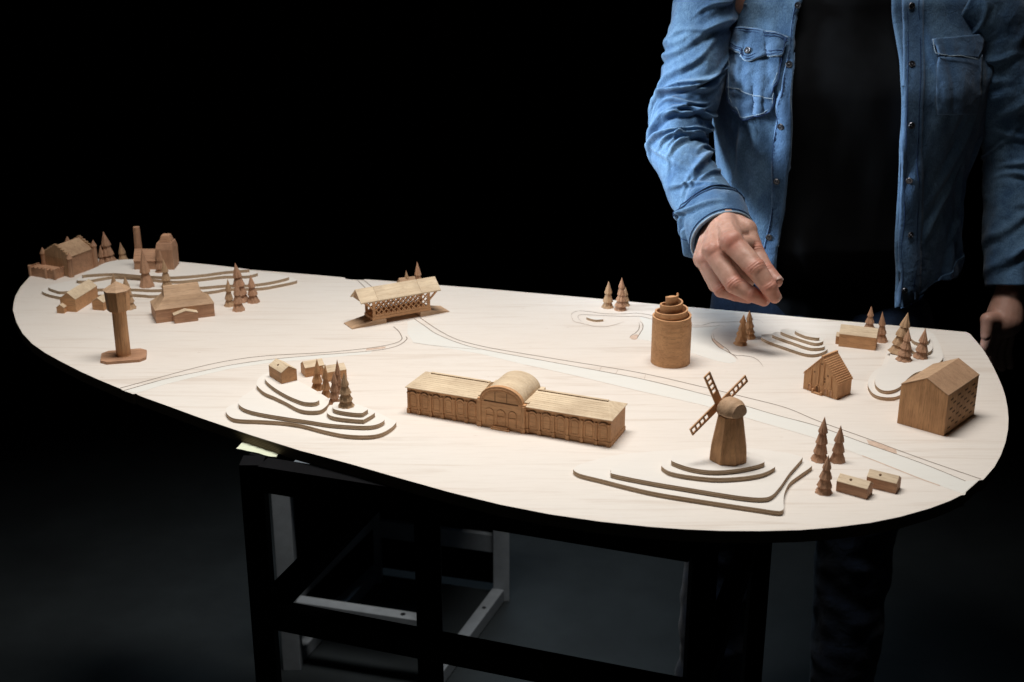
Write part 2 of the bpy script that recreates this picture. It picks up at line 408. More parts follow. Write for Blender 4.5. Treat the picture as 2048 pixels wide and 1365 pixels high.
# black steel frame under the board
def leg_at(px, y_rail=None):
    return at(*px, T - BT)
def fr(name, a, b, w, h):
    mbb = MB().bar(a, b, w, h); return tbuild(name, mbb, STEEL, bevel=0.001)
L1 = aty(507, 950, 2.07); L2 = aty(866, 1050, 1.96)
u = (L2 - L1); u.z = 0; u.normalize(); vdir = Vector((-u.y, u.x, 0))
zt = T - BT
LA = Vector((L1.x, L1.y, 0)); LB = LA
for k_ in range(200):          # centre post stands where the photograph shows it on the rail line
    LB = LA + u * (k_ * .004)
    if LB.x / LB.y * 1.0 > (868 - 1024) / (CP * FPX - SP * (1150 - 682.5)): break
LCc = LA + u * 0.80
fw = 0.040
for q in (LA, LCc, LA + vdir * 0.745, LCc + vdir * 0.745):
    fr('leg', (q.x, q.y, 0.0), (q.x, q.y, zt - 0.001), fw, fw)
fr('leg', (LB.x, LB.y, 0.0), (LB.x, LB.y, zt - 0.045), 0.024, 0.012)
for (p, q) in ((LA, LCc), (LA + vdir * 0.745, LCc + vdir * 0.745), (LA, LA + vdir * 0.745), (LCc, LCc + vdir * 0.745)):
    d = (q - p).normalized() * fw * 0.51
    fr('rail', (p.x + d.x, p.y + d.y, zt - 0.026), (q.x - d.x, q.y - d.y, zt - 0.026), 0.038, 0.05)
LOWZ = aty(600, 1231, LA.y - 0.01).z
for (p, q) in ((LA, LCc), (LA, LA + vdir * 0.745), (LCc, LCc + vdir * 0.745)):
    d = (q - p).normalized() * fw * 0.51
    fr('rail', (p.x + d.x, p.y + d.y, LOWZ), (q.x - d.x, q.y - d.y, LOWZ), 0.036, 0.042)
# folded paper wedged on the leg
pw = at(515, 896, zt - 0.004)
mb = MB()
rr = random.Random(3); pts = []
A_ = [at(472, 894, zt + 0.004), at(552, 914, zt + 0.002), at(565, 893, zt + 0.002), at(487, 880, zt + 0.004)]
A_ = [Vector((p.x, p.y, zt + .0012)) for p in A_]
c_ = sum(A_, Vector()) / 4
gx = 8; vs = []
for j in range(4):
    for i in range(gx):
        p = A_[0].lerp(A_[1], i / (gx - 1)).lerp(A_[3].lerp(A_[2], i / (gx - 1)), j / 3)
        vs.append((p.x, p.y, p.z + rr.uniform(-0.0012, 0.0012)))
fs = [(j * gx + i, j * gx + i + 1, (j + 1) * gx + i + 1, (j + 1) * gx + i) for j in range(3) for i in range(gx - 1)]
mb.add(vs, fs)
po = build('paper_wedge', mb, PAPER); so = po.modifiers.new('s', 'SOLIDIFY'); so.thickness = 0.002
tag(po, 'folded pale greenish paper wedged between table top and frame leg', 'paper')

# white stool under the table
S1 = at(587, 1332, 0); S2 = at(868, 1378, 0); S3 = at(1003, 1195, 0); S4 = S1 + (S3 - S2)
stool = thing('stool', 'scuffed white painted metal stool standing on the dark floor under the table', 'stool', (S1.x, S1.y, 0))
def sb(name, mbb, mat=WHITE_METAL, parent=stool, **k):
    o = build(name, mbb, mat, parent, **k)
    if parent is stool: o.location = (-S1.x, -S1.y, 0)
    return o
SH = 0.69
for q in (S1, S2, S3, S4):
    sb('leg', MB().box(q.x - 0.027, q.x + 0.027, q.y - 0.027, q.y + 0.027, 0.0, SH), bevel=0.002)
rz = aty(640, 1208, S1.y).z
def rail(p, q, z, w=0.04, h=0.046, nm='rail'):
    d = (q - p).normalized() * 0.0285
    return sb(nm, MB().bar((p.x + d.x, p.y + d.y, z), (q.x - d.x, q.y - d.y, z), w, h), bevel=0.002)
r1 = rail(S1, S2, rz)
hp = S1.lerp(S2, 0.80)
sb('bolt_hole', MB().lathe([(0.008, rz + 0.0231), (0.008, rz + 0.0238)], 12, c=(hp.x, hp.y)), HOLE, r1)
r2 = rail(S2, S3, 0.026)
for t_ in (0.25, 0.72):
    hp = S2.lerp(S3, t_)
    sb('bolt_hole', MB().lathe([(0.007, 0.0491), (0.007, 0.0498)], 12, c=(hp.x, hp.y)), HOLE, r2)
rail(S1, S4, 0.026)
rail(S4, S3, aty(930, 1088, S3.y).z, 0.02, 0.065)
sb('back_shade_sheet', MB().bar(((S4.x+S3.x)/2 - (S3-S4).x*.5, S4.y+.04, .34), (S3.x, S3.y+.04, .34), .012, .62), BLACKP)  # added black sheet, stands in for the deep shade inside the stool
sb('side_shade_sheet', MB().bar((S1.x, S1.y + .03, .36), (S4.x, S4.y - .03, .36), .010, .56), BLACKP)  # second added sheet, darkens the left of the stool's interior
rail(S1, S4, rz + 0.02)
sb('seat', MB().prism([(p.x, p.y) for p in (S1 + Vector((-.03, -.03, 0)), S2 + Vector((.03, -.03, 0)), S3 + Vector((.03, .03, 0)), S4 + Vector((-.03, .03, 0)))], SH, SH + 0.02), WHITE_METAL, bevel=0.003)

# ------------------------------------------------------------------ contour hills cut from plywood sheets
t = 0.0082
HILLS = {}
def hill(key, label, layers, thick=t):
    """layers: list of (level, outline pixels of that sheet's top face)"""
    p0 = at(*layers[0][1][0]); root = thing('contour_hill', label, 'model hill', (p0.x, p0.y, T), 0, 'stepped plywood contour hills on the table')
    for lv, px in layers:
        z = T + lv * thick
        P = [at(*p, z) for p in catmull(px, True, 5)]
        a = sum(P[i].x * P[(i + 1) % len(P)].y - P[(i + 1) % len(P)].x * P[i].y for i in range(len(P)))
        if a < 0: P.reverse()
        poly = [(p.x - p0.x, p.y - p0.y) for p in P]
        mb = MB(); nn = len(poly)
        z0 = (lv - 1) * thick + 0.0002; z1 = lv * thick
        mb.prism(poly, z0, z1, 1)
        mb.m[1] = 0
        o = build('contour_layer', mb, [LAYER_TOP, EDGE], root)
    HILLS[key] = thick
    return root
hill('left', 'four step plywood hill at the far left under the factory model', [
 (1, [(84, 583), (103, 590.5), (138, 595), (198, 590), (262, 588.5), (289, 590), (315, 590.6), (418, 583), (457, 577), (517, 576), (556, 570), (592, 562), (589, 558), (574, 554), (500, 553), (350, 553), (200, 558), (110, 570), (90, 577)]),
 (2, [(97, 575.4), (111, 581), (127, 583), (198, 577.5), (265, 577.5), (315, 579), (408, 573.4), (450, 570), (493, 569.5), (537, 564.5), (574, 556), (571, 552), (517, 545), (350, 545), (200, 553), (120, 566), (100, 571)]),
 (3, [(153, 559.6), (158, 561.7), (178, 560.8), (198, 557), (225, 553), (257, 553.8), (308, 558.6), (336, 561.5), (363, 561.5), (408, 556.8), (450, 552), (493, 551.7), (514, 547), (512, 545), (495, 541), (363, 528), (262, 524), (200, 532), (163, 552)]),
 (4, [(164, 550.7), (178, 549), (225, 546.7), (257, 548.7), (285, 551), (309, 552.4), (336, 553.6), (363, 552.6), (408, 548.7), (450, 543), (494, 539.5), (492, 538.3), (440, 532), (363, 524.3), (300, 520), (265, 519), (233, 521), (208, 527), (190, 537), (172, 545)])], 0.0075)
hill('mid', 'sprawling plywood hill with a split upper terrace at the front left of the table', [
 (1, [(451.5, 819.6), (454, 828), (464, 835.7), (481, 839), (520, 840.5), (572, 844), (606, 849.7), (647, 860.4), (690, 869), (733, 871), (761, 867), (782, 856), (792, 845.4), (790, 841), (780, 838), (740, 818), (690, 803), (620, 792), (540, 783), (496, 797), (471, 806.7), (456, 814)]),
 (2, [(477, 804.6), (479.5, 811), (492, 818.6), (520, 826), (572, 834.7), (615, 841), (658, 847.6), (701, 851), (733, 852), (752, 849.7), (765, 844), (769, 839), (765, 833.6), (752, 828), (700, 806), (640, 790), (560, 770), (520, 772), (496, 786), (480, 797)]),
 (3, [(513, 768), (516, 774), (529, 785), (550, 794), (572, 804.6), (593, 816), (608, 820.7), (628, 822), (643, 819.6), (654, 811), (658, 802.4), (655, 796), (623, 776.5), (595, 762), (565, 750), (535, 747), (518, 756)]),
 (4, [(530, 755), (533, 762.7), (550, 776.7), (576, 791.7), (602, 802.4), (615, 805), (628, 805), (636, 802.4), (638, 798), (628, 787), (606, 770), (590, 757), (572, 748), (550, 744), (535, 746)]),
 (3, [(654, 821.8), (656, 828), (668, 833.6), (701, 838), (724, 839.6), (729, 838.6), (747, 828), (749, 824), (740, 818), (722, 813), (690, 809), (666, 810), (657, 814)]),
 (4, [(665, 813), (668.5, 818.6), (686, 823), (709, 826), (723, 826.4), (727, 825), (735, 819.6), (735, 817), (731, 815), (718, 811), (700, 806), (672, 804.6), (666, 808)])], 0.0086)
hill('mill', 'four step plywood hill with a pointed corner carrying the windmill', [
 (1, [(1147, 940), (1160, 948), (1200, 958), (1300, 982.5), (1405, 1000), (1511, 1016), (1550, 1021.8), (1563, 1021.6), (1567.5, 1016), (1567, 1003), (1569.5, 985), (1579.5, 965.4), (1598, 951), (1622, 934), (1622, 928.5), (1611, 919), (1560, 910), (1400, 900), (1250, 908), (1170, 926), (1150, 935)]),
 (2, [(1222, 943), (1230, 949), (1300, 963), (1353, 972), (1432, 985), (1485, 993), (1524, 995.7), (1544, 990.5), (1561, 972), (1579.5, 945.6), (1603, 918.5), (1600, 913), (1560, 904), (1450, 895), (1300, 908), (1230, 932)]),
 (3, [(1323, 928.5), (1327, 936), (1342, 944), (1379, 951), (1432, 956), (1485, 953.5), (1524, 947), (1546, 937), (1550, 931), (1537, 922), (1500, 905), (1400, 897), (1335, 913)]),
 (4, [(1343, 918), (1347, 924), (1379, 935), (1418, 941), (1458, 940), (1498, 934), (1525, 926.5), (1528, 920.6), (1511, 910), (1460, 896), (1395, 897), (1350, 910)])], 0.0086)
hill('rear', 'small long plywood hill of four narrow steps behind the gabled brewery model', [
 (1, [(1522, 673), (1535, 682), (1571, 695), (1606, 706.5), (1626, 709), (1642, 706), (1655, 698), (1645, 690), (1600, 676), (1540, 668)]),
 (2, [(1545, 667.6), (1549, 672), (1583, 684), (1609, 693), (1626, 696.5), (1645, 695), (1649, 690.5), (1634, 684), (1583, 669), (1553, 664.5)]),
 (3, [(1562, 661), (1565, 665.5), (1591, 675), (1616, 683), (1632, 686.5), (1644, 684), (1647, 680), (1639, 675), (1596, 662), (1571, 658.5)]),
 (4, [(1590, 661), (1594, 665), (1609, 671.4), (1622, 674.5), (1636, 676), (1638, 674), (1622, 669), (1596, 660.5)])], 0.0072)
hill('right', 'curved plywood hill under three trees behind the large house at the right', [
 (1, [(1736, 768), (1738, 776), (1746, 787), (1761, 793.5), (1782, 795), (1799, 791), (1830, 775), (1850, 755), (1875, 738), (1888, 724), (1887, 712), (1878, 686), (1864, 668), (1838, 661), (1812, 664), (1792, 675), (1779, 689), (1770, 715), (1764, 731), (1748, 743), (1738, 757)]),
 (2, [(1750, 763), (1752, 771), (1761, 779), (1774, 782), (1789, 779.5), (1802, 772), (1815, 758), (1830, 746.5), (1850, 740), (1872, 730), (1885, 718), (1884, 704), (1875, 680), (1862, 665), (1838, 659), (1815, 661), (1797, 672), (1785, 694), (1777, 720), (1772, 731), (1760, 741), (1751, 753)]),
 (3, [(1820, 690), (1824, 700), (1835, 706), (1851, 706), (1862, 702), (1865, 693), (1861, 679), (1853, 669), (1838, 667), (1825, 674)]),
 (4, [(1823, 676), (1829, 683), (1841, 686), (1855, 684), (1860, 676), (1857, 667), (1842, 663), (1827, 668)])], 0.0075)
sl = Z6([(247, 442), (292, 458), (340, 465), (395, 461), (402, 455), (375, 447), (310, 440), (262, 436)])
hill('sliver', 'tiny crescent plywood sliver inside the engraved lake outline', [(1, sl)], 0.0055)
# ------------------------------------------------------------------ carved trees
def tree(tip, base, wpx, z, tiers, seed, label, group, mat='red_z', lean=0.0):
    rnd = random.Random(seed)
    b = at(base[0], base[1], z)
    dist = (b - Vector((0, 0, H))).length
    r = wpx / 2 / FPX * dist * 0.98
    c = b + Vector((0, r * 0.9, 0))
    h = aty(tip[0], tip[1], c.y).z - z
    tx = aty(tip[0], tip[1], c.y).x
    n = 26; pleat = rnd.choice([7, 8, 9]); ph = [rnd.uniform(0, 6.28) for _ in range(tiers + 1)]
    # tier boundaries from the bottom up; every tier flares downward over the one below it
    zs = [0.0]; wts = [1.0 + 0.15 * k + (0.45 if k == tiers - 1 else 0) + rnd.uniform(-.12, .12) for k in range(tiers)]; sw = sum(wts)
    for w in wts: zs.append(zs[-1] + w / sw * h)
    def env(zz):  # envelope radius of tier skirts
        q = zz / h; return r * (1 - q * 0.80) ** 0.9
    rows = []
    for k in range(tiers):
        z0, z1 = zs[k], zs[k + 1]
        ro = env(z0) * (1.0 if k == 0 else rnd.uniform(0.90, 1.02)); ri = env(z1) * (0.64 if k < tiers - 1 else 0.03)
        steps = 7
        if k > 0: rows.append((env(z0) * 0.70, z0 + 0.02 * h, k, 0.2, 0.0))
        for s in range(steps + 1):
            q = s / steps
            bell = ro + (ri - ro) * (q ** 0.72 if k < tiers - 1 else q)
            if k < tiers - 1: bell += 0.03 * r * math.sin(q * 3.14)
            rows.append((bell if s else ro * 0.97, z0 + (z1 - z0) * q * 0.98 - (0.012 * h if (k > 0 and s == 0) else 0), k, 1 - q, 1 - q))
    mb = MB(); vs = []
    jit = [[rnd.uniform(-1, 1) for _ in range(n)] for _ in rows]
    ja = [rnd.uniform(-1, 1) for _ in range(n)]
    for (rr_, zz, k, pl, up), jj in zip(rows, jit):
        for i in range(n):
            a = 2 * math.pi * i / n
            ple = abs(math.sin(a * pleat / 2 + ph[k])) - 0.5
            q = rr_ * (1 + 0.13 * ple * (0.35 + pl) + 0.042 * jj[i] + 0.02 * ja[i])
            dz = (0.022 * h * ple * up) if k > 0 else 0
            vs.append((q * math.cos(a), q * math.sin(a), max(0, zz + dz)))
    mb.add(vs, [])
    for k in range(len(rows) - 1):
        for i in range(n):
            j = (i + 1) % n
            mb.f.append((k * n + i, k * n + j, (k + 1) * n + j, (k + 1) * n + i)); mb.m.append(0)
    mb.f.append(tuple(range(n - 1, -1, -1))); mb.m.append(0)
    mb.f.append(tuple((len(rows) - 1) * n + i for i in range(n))); mb.m.append(0)
    o = build('fir_tree', mb, OAK[mat], smooth=True, angle=24)
    o.location = (c.x, c.y, z)
    o.rotation_euler = (rnd.uniform(-.01, .01), math.atan2(tx - c.x, h) , 0)
    return tag(o, label, 'model tree', group)
def z6(x, y): return (1120 + x / 4.655, 540 + y / 4.655)
G1 = 'carved firs at the far left behind the hill'; G2 = 'carved firs on the far left hill'; G3 = 'carved firs beside the water tower'
tt = 0.0075
TL = [
 ((206, 462), (215, 531), 32, T, 3, 1, 'tall slender carved fir right of the castle model, against the black', 'firs between castle and factory', 'red_z'),
 ((200, 490), (203, 531), 20, T, 2, 2, 'short carved fir close to the castle wall, left of a taller fir', 'firs between castle and factory', 'red_z'),
 ((240, 484), (244, 524), 20, T, 2, 3, 'small lone carved fir halfway between castle and chimney', 'firs between castle and factory', 'dull_z'),
 ((283, 496), (291, 577), 29, T + 2 * tt, 2, 4, 'fat lumpy carved fir on the stepped hill before the chimney factory', 'firs on the far left hill', 'red_z'),
 ((319, 496), (317, 553), 21, T + 3 * tt, 3, 5, 'thin carved fir before the factory tower, high on the stepped hill', 'firs on the far left hill', 'red_z'),
 ((326, 517), (332, 578), 23, T + 2 * tt, 3, 6, 'carved fir rising directly behind the ridge of the big hipped farmhouse', 'firs on the far left hill', 'dull_z'),
 ((226, 547), (227, 600), 22, T, 3, 7, 'carved fir mostly hidden behind the roof of the water tower', 'firs behind the water tower', 'dull_z'),
 ((249, 552), (255, 621), 28, T, 4, 8, 'carved fir peeking out right of the water tower head', 'firs behind the water tower', 'dull_z'),
 ((455, 557), (457, 615), 21, T, 3, 9, 'pale narrow carved fir, leftmost of the four standing right of the farmhouse', 'four firs right of the farmhouse', 'dull_z'),
 ((470, 525), (480, 607), 34, T, 4, 10, 'tallest carved fir of the four standing right of the farmhouse', 'four firs right of the farmhouse', 'red_z'),
 ((472, 562), (475, 624.5), 26, T, 3, 11, 'carved fir in front of the tallest one, nearest of the four by the farmhouse', 'four firs right of the farmhouse', 'red_z'),
 ((500.5, 549), (505, 608), 26, T, 3, 12, 'reddish carved fir, rightmost of the four standing right of the farmhouse', 'four firs right of the farmhouse', 'red_z'),
 ((812, 540), (815, 585), 19, T, 2, 13, 'short fir tip showing above the covered bridge roof', 'firs behind the covered bridge', 'dull_z'),
 ((834, 523), (838, 588), 24, T, 3, 14, 'taller fir tip showing above the covered bridge roof', 'firs behind the covered bridge', 'red_z'),
 ((1217.7, 562), (1216, 618.5), 25, T, 3, 15, 'smaller left fir of the pair left of the coiled tower', 'firs left of the coiled tower', 'dull_z'),
 ((1244, 555), (1242, 623.5), 27, T, 5, 16, 'taller right fir of the pair left of the coiled tower', 'firs left of the coiled tower', 'red_z'),
 ((1251, 574), (1251, 614), 20, T, 3, 17, 'fir almost hidden behind the tall one left of the coiled tower', 'firs left of the coiled tower', 'dull_z'),
 ((1488, 628.5), (1483, 693), 28, T, 5, 18, 'orange brown carved fir, front one of two under the hand', 'firs under the hand', 'gold_z'),
 ((1499, 620.5), (1501, 680), 25, T, 4, 19, 'darker carved fir, rear one of two under the hand', 'firs under the hand', 'gold_z'),
 ((1743, 612), (1741, 660), 22, T, 3, 20, 'carved fir half hidden behind the long barn roof', 'firs by the long barn', 'red_z'),
 ((1765, 622), (1766, 687), 23, T, 3, 21, 'carved fir standing at the right end of the long barn', 'firs by the long barn', 'red_z'),
 ((1816.6, 624.4), (1803, 712), 42, T + 2 * .0075, 4, 22, 'largest carved fir on the curved right hill', 'firs on the curved right hill', 'dull_z'),
 ((1818, 658), (1812, 725.5), 32, T + 2 * .0075, 4, 23, 'front carved fir on the curved right hill', 'firs on the curved right hill', 'red_z'),
 ((1851.5, 656), (1845, 720), 29, T + 2 * .0075, 3, 24, 'rightmost carved fir on the curved right hill', 'firs on the curved right hill', 'red_z'),
 ((633.7, 717), (633, 783), 26, T + .0172, 3, 25, 'leftmost carved fir of the dense clump on the middle hill', 'clump of firs on the middle hill', 'gold_z'),
 ((650, 727.7), (651, 797), 22, T + .0172, 3, 26, 'ribbed slim fir, second from left in the clump on the middle hill', 'clump of firs on the middle hill', 'gold_z'),
 ((668, 742), (667, 811), 25, T + .0172, 4, 27, 'fir standing low between the two upper terraces of the middle hill', 'clump of firs on the middle hill', 'red_z'),
 ((674, 718), (676, 790), 22, T + .0172, 3, 28, 'tall fir behind the others in the clump on the middle hill', 'clump of firs on the middle hill', 'red_z'),
 ((688, 744), (690.5, 818), 33, T + .0344, 4, 29, 'broad fir on the small right terrace of the middle hill', 'clump of firs on the middle hill', 'dull_z'),
 ((1650, 833), (1642.7, 927), 35, T, 4, 30, 'tallest of three firs beside two small chimney cottages', 'firs at the front right', 'red_z'),
 ((1682, 850), (1678, 928.5), 33, T, 3, 31, 'fir standing on the right behind two small chimney cottages', 'firs at the front right', 'red_z'),
 ((1657, 910), (1651, 992), 35, T, 4, 32, 'nearest fir left of the small chimney cottages', 'firs at the front right', 'red_z'),
]
for a in TL: tree(*a)

# ------------------------------------------------------------------ buildings
def hh(base, top, z=T):
    """height of a point drawn straight above a ground point"""
    b = at(*base, z); return aty(*top, b.y).z - z
def base(name, label, cat, a, b, z=T, group=None):
    loc, rz_, L = frame(a, b, z)
    return thing(name, label, cat, loc, rz_, group), L
def gable_x(L, D, he, hr, ov=0.0, x0=0.0, y0=0.0, z0=0.0):
    """ridge runs along x"""
    body = MB().xprism([(y0, z0), (y0 + D, z0), (y0 + D, z0 + he), (y0 + D / 2, z0 + hr), (y0, z0 + he)], x0, x0 + L)
    th = 0.0012; s = (hr - he) / (D / 2)
    rf = MB().xprism([(y0 - ov, z0 + he - ov * s + .0002), (y0 + D / 2, z0 + hr + .0002), (y0 + D + ov, z0 + he - ov * s + .0002), (y0 + D + ov, z0 + he - ov * s + th), (y0 + D / 2, z0 + hr + th), (y0 - ov, z0 + he - ov * s + th)], x0 - ov * .6, x0 + L + ov * .6)
    return body, rf
def gable_y(L, D, he, hr, ov=0.0, x0=0.0, y0=0.0, z0=0.0):
    """gable in front (facing -y), ridge runs along y"""
    body = MB().yprism([(x0, z0), (x0 + L, z0), (x0 + L, z0 + he), (x0 + L / 2, z0 + hr), (x0, z0 + he)], y0, y0 + D)
    th = 0.0012; s = (hr - he) / (L / 2)
    rf = MB().yprism([(x0 - ov, z0 + he - ov * s + .0002), (x0 + L / 2, z0 + hr + .0002), (x0 + L + ov, z0 + he - ov * s + .0002), (x0 + L + ov, z0 + he - ov * s + th), (x0 + L / 2, z0 + hr + th), (x0 - ov, z0 + he - ov * s + th)], y0 - ov * .6, y0 + D + ov * .6)
    return body, rf
BV = 0.0005

# --- long exhibition hall with barrel vaulted entrance
hall, L = base('exhibition_hall', 'long low carved hall with arched facade and barrel vault at its centre', 'model building', (815.4, 825), (1220.7, 894.8))
D = 0.080; he = hh((817, 825), (815, 775)) * 1.0; hr = he + 0.0125
pa, pb = 0.365 * L, 0.597 * L
body = MB().box(0, pa, 0, D, 0, he).box(pb, L, 0, D, 0, he)
build('wall', body, OAK['gold_x'], hall, bevel=BV)
pl = MB().box(-0.0012, L + 0.0012, -0.0004, D + .0012, 0, 0.0085)
build('plinth', pl, OAK['gold_x'], hall, bevel=BV)
def hip(x0, x1, capL, capR, o=0.003):
    m_ = MB(); y0, y1 = -o, D + o; yr0, yr1 = D * 0.62, D * 0.72
    vs = [(x0 - (o if capL else 0), y0, he), (x1 + (o if capR else 0), y0, he), (x1 + (o if capR else 0), y1, he), (x0 - (o if capL else 0), y1, he)]
    z1 = he + .0014
    xl = x0 + (0.022 if capL else 0); xr = x1 - (0.022 if capR else 0)
    vs += [(p[0], p[1], z1) for p in vs[:4]]
    vs += [(xl, yr0, hr), (xr, yr0, hr), (xr, yr1, hr), (xl, yr1, hr)]
    m_.add(vs, [(3, 2, 1, 0), (0, 1, 5, 4), (1, 2, 6, 5), (2, 3, 7, 6), (3, 0, 4, 7), (4, 5, 9, 8), (5, 6, 10, 9), (6, 7, 11, 10), (7, 4, 8, 11), (8, 9, 10, 11)])
    return m_, xl, xr, yr0, yr1
for (x0, x1, cl, cr) in ((0, pa, True, False), (pb, L, False, True)):
    m_, xl, xr, y0_, y1_ = hip(x0, x1, cl, cr)
    rf = build('roof', m_, OAK['pale_x'], hall, bevel=BV)
    # tile rows cut across the roof slope
    gm = MB(); sl_ = (hr - he - .0014) / (y0_ + .003)
    for k in range(1, 9):
        yy = -0.003 + (y0_ + .003) * k / 9; zz = he + .0014 + (yy + .003) * sl_
        gm.box(x0 + (0.002 + 0.022 * k / 9 if cl else 0), x1 - (0.002 + 0.022 * k / 9 if cr else 0), yy - .0003, yy + .0003, zz - .0006, zz + .00025)
    build('tile_row', gm, OAK['pale_x'], rf)
    m2 = MB().box(xl + .002, xr - .001, y0_ + .0012, y1_ - .001, hr - .001, hr + .0022)
    rc = build('ridge_cap', m2, OAK['pale_x'], rf, bevel=BV)
    m3 = MB(); x = xl + .004
    while x < xr - .004:
        m3.box(x, x + .0022, y0_ + .0004, y0_ + .0013, hr + .0002, hr + .0012); x += .0042
    build('vent_slot', m3, PORE, rc)
def moustache(mb_, cx, z, w):
    pts = []
    for k in range(15):
        q = -1 + 2 * k / 14
        zz = z + 0.0022 * math.cos(q * math.pi / 2 * 1.0) ** 0.8 - 0.0016 * max(0, abs(q) - 0.55) / .45 if abs(q) < 1 else z - .0016
        pts.append((cx + q * w / 2, -0.0012, zz))
    mb_.tube(pts, [0.0008 + .0004 * abs(math.sin(3.14 * (k / 14) * 2)) for k in range(15)], 6)
def wing(x0, x1, nb):
    s = (x1 - x0) / nb
    for k in range(nb + 1):
        xc = x0 + k * s
        if k == nb and x1 < L * .5: continue
        if k == 0 and x0 > L * .5: xc = x0 + .0035
        if k == 0 and x0 < .1: xc = .003
        if k == nb and x1 > L * .6: xc = x1 - .003
        m_ = MB().box(xc - .0022, xc + .0022, -.0022, 0.0005, .009, he - .010).box(xc - .0034, xc + .0034, -.0032, 0.0005, 0, .0095).box(xc - .0027, xc + .0027, -.0026, 0.0005, he - .0105, he - .0075)
        build('pilaster', m_, OAK['gold_z'], hall, bevel=0.0004)
    for k in range(nb):
        xc = x0 + (k + .5) * s
        mo = MB(); moustache(mo, xc, he - .0078, s * .62)
        # blind arched window: raised surround and panel
        w = s * .25; zb, zt_ = .0135, he - .018
        arc = [(xc + w * math.cos(a), zt_ + w * math.sin(a)) for a in [math.pi * j / 8 for j in range(9)]]
        ring = [(xc + w, -.0002, zb)] + [(p[0], -.0002, p[1]) for p in arc] + [(xc - w, -.0002, zb)]
        wn = build('arched_window', MB().tube(ring, .00055, 6).box(xc - w, xc + w, -.0006, .0003, zb - .001, zb + .0004), OAK['gold_z'], hall)
        pn = [(xc + w * .98, zb)] + [(xc + w * .98 * math.cos(a), zt_ + w * .98 * math.sin(a)) for a in [math.pi * j / 8 for j in range(9)]] + [(xc - w * .98, zb)]
        build('hood_groove_shade', mo, PORE, wn)  # dark tube: groove shade given as colour
wing(0, pa, 6); wing(pb, L, 6)
# central pavilion
pw_ = pb - pa; cx = (pa + pb) / 2
hs = he + 0.004; hc = hh((1010, 862), (1010, 774)) - 0.003
def arcp(w, z0, z1, n=20, x=cx): return [(x + w * math.cos(math.pi * j / n), z0 + (z1 - z0) * math.sin(math.pi * j / n)) for j in range(n + 1)]
fac = [(pa - .001, 0), (pb + .001, 0), (pb + .001, hs)] + arcp(pw_ / 2 - .004, hs, hc) + [(pa - .001, hs)]
fo = build('portico', MB().yprism(fac, -.0045, .004), OAK['gold_x'], hall, bevel=BV)
vault = [(pb - .005, he - .001)] + arcp(pw_ / 2 - .006, hs - .001, hc - .0012) + [(pa + .005, he - .001)]
vo = build('barrel_vault', MB().yprism([(p[0], p[1]) for p in vault], .0042, D + .006), OAK['pale_x'], hall, smooth=True, angle=50)
build('side_wall', MB().box(pa + .0052, pb - .0052, .0045, D + .004, 0, he), OAK['gold_x'], hall)
for sx in (pa + .001, pb - .001):
    build('side_attic', MB().box(sx - .0045, sx + .0045, .006, D + .008, he, hs + .0015), OAK['pale_x'], hall, bevel=BV)
    build('attic_slot', MB().box(sx - .0048, sx + .0048, D * .72, D * .9, hs - .003, hs - .0005), PORE, hall)
# facade carving: arch rings, fanlight, doors, steps
for w_, r_ in ((pw_ / 2 - .0075, .0008), (pw_ / 2 - .0105, .0006)):
    build('arch_moulding', MB().tube([(p[0], -.0048, p[1]) for p in arcp(w_, hs - .002, hc - (pw_ / 2 - w_) * .62)], r_, 6), OAK['gold_x'], fo)
fan = arcp(pw_ / 2 - .013, hs - .001, hc - .0085)
build('fanlight', MB().yprism(fan, -.0049, -.0044), OAK['gold_x'], fo)
for dx in (-.25, .25): build('mullion', MB().box(cx + dx * pw_ * .5 - .0004, cx + dx * pw_ * .5 + .0004, -.0054, -.0046, hs - .001, hc - .011), PORE, fo)
build('sill', MB().box(cx - pw_ * .36, cx + pw_ * .36, -.0056, -.0044, hs - .0035, hs - .0015), PORE, fo)
for dx in (-.24, 0, .24):
    xc = cx + dx * pw_; w = pw_ * .085
    arc = [(xc + w * math.cos(a), -.0049, he - .020 + w * math.sin(a)) for a in [math.pi * j / 8 for j in range(9)]]
    build('arched_door', MB().tube([(xc + w, -.0049, .006)] + arc + [(xc - w, -.0049, .006)], .0009, 6).box(xc - w, xc + w, -.0056, -.0044, he * .48, he * .48 + .0009), OAK['gold_z'], fo)
for sx in (pa + .0035, pb - .0035):
    build('corner_pier', MB().box(sx - .0035, sx + .0035, -.0062, .002, 0, hs - .003).box(sx - .0045, sx + .0045, -.0072, .002, 0, .0095), OAK['gold_z'], hall, bevel=0.0004)
build('steps', MB().box(cx - .018, cx + .018, -.011, -.0044, 0, .003).box(cx - .014, cx + .014, -.009, -.0044, .003, .006), OAK['gold_x'], hall, bevel=0.0004)

# --- windmill
zM = T + 4 * .0086
mc = at(1456, 922, zM) + Vector((0, .028, 0)); mc = Vector((at(1456, 917, zM).x, at(1456, 917, zM).y, zM))
mill = thing('windmill', 'carved octagonal windmill with domed cap and four ladder sails on a stepped hill', 'windmill', mc, math.radians(12))
hb = 0.079
rb = 38.5 / 2600 * 2.17
prof = [(rb, 0), (rb * 1.01, .004), (rb * .97, .020), (rb * .66, hb)]
build('tower', MB().lathe(prof, 8), OAK['gold_z'], mill, bevel=.0005)
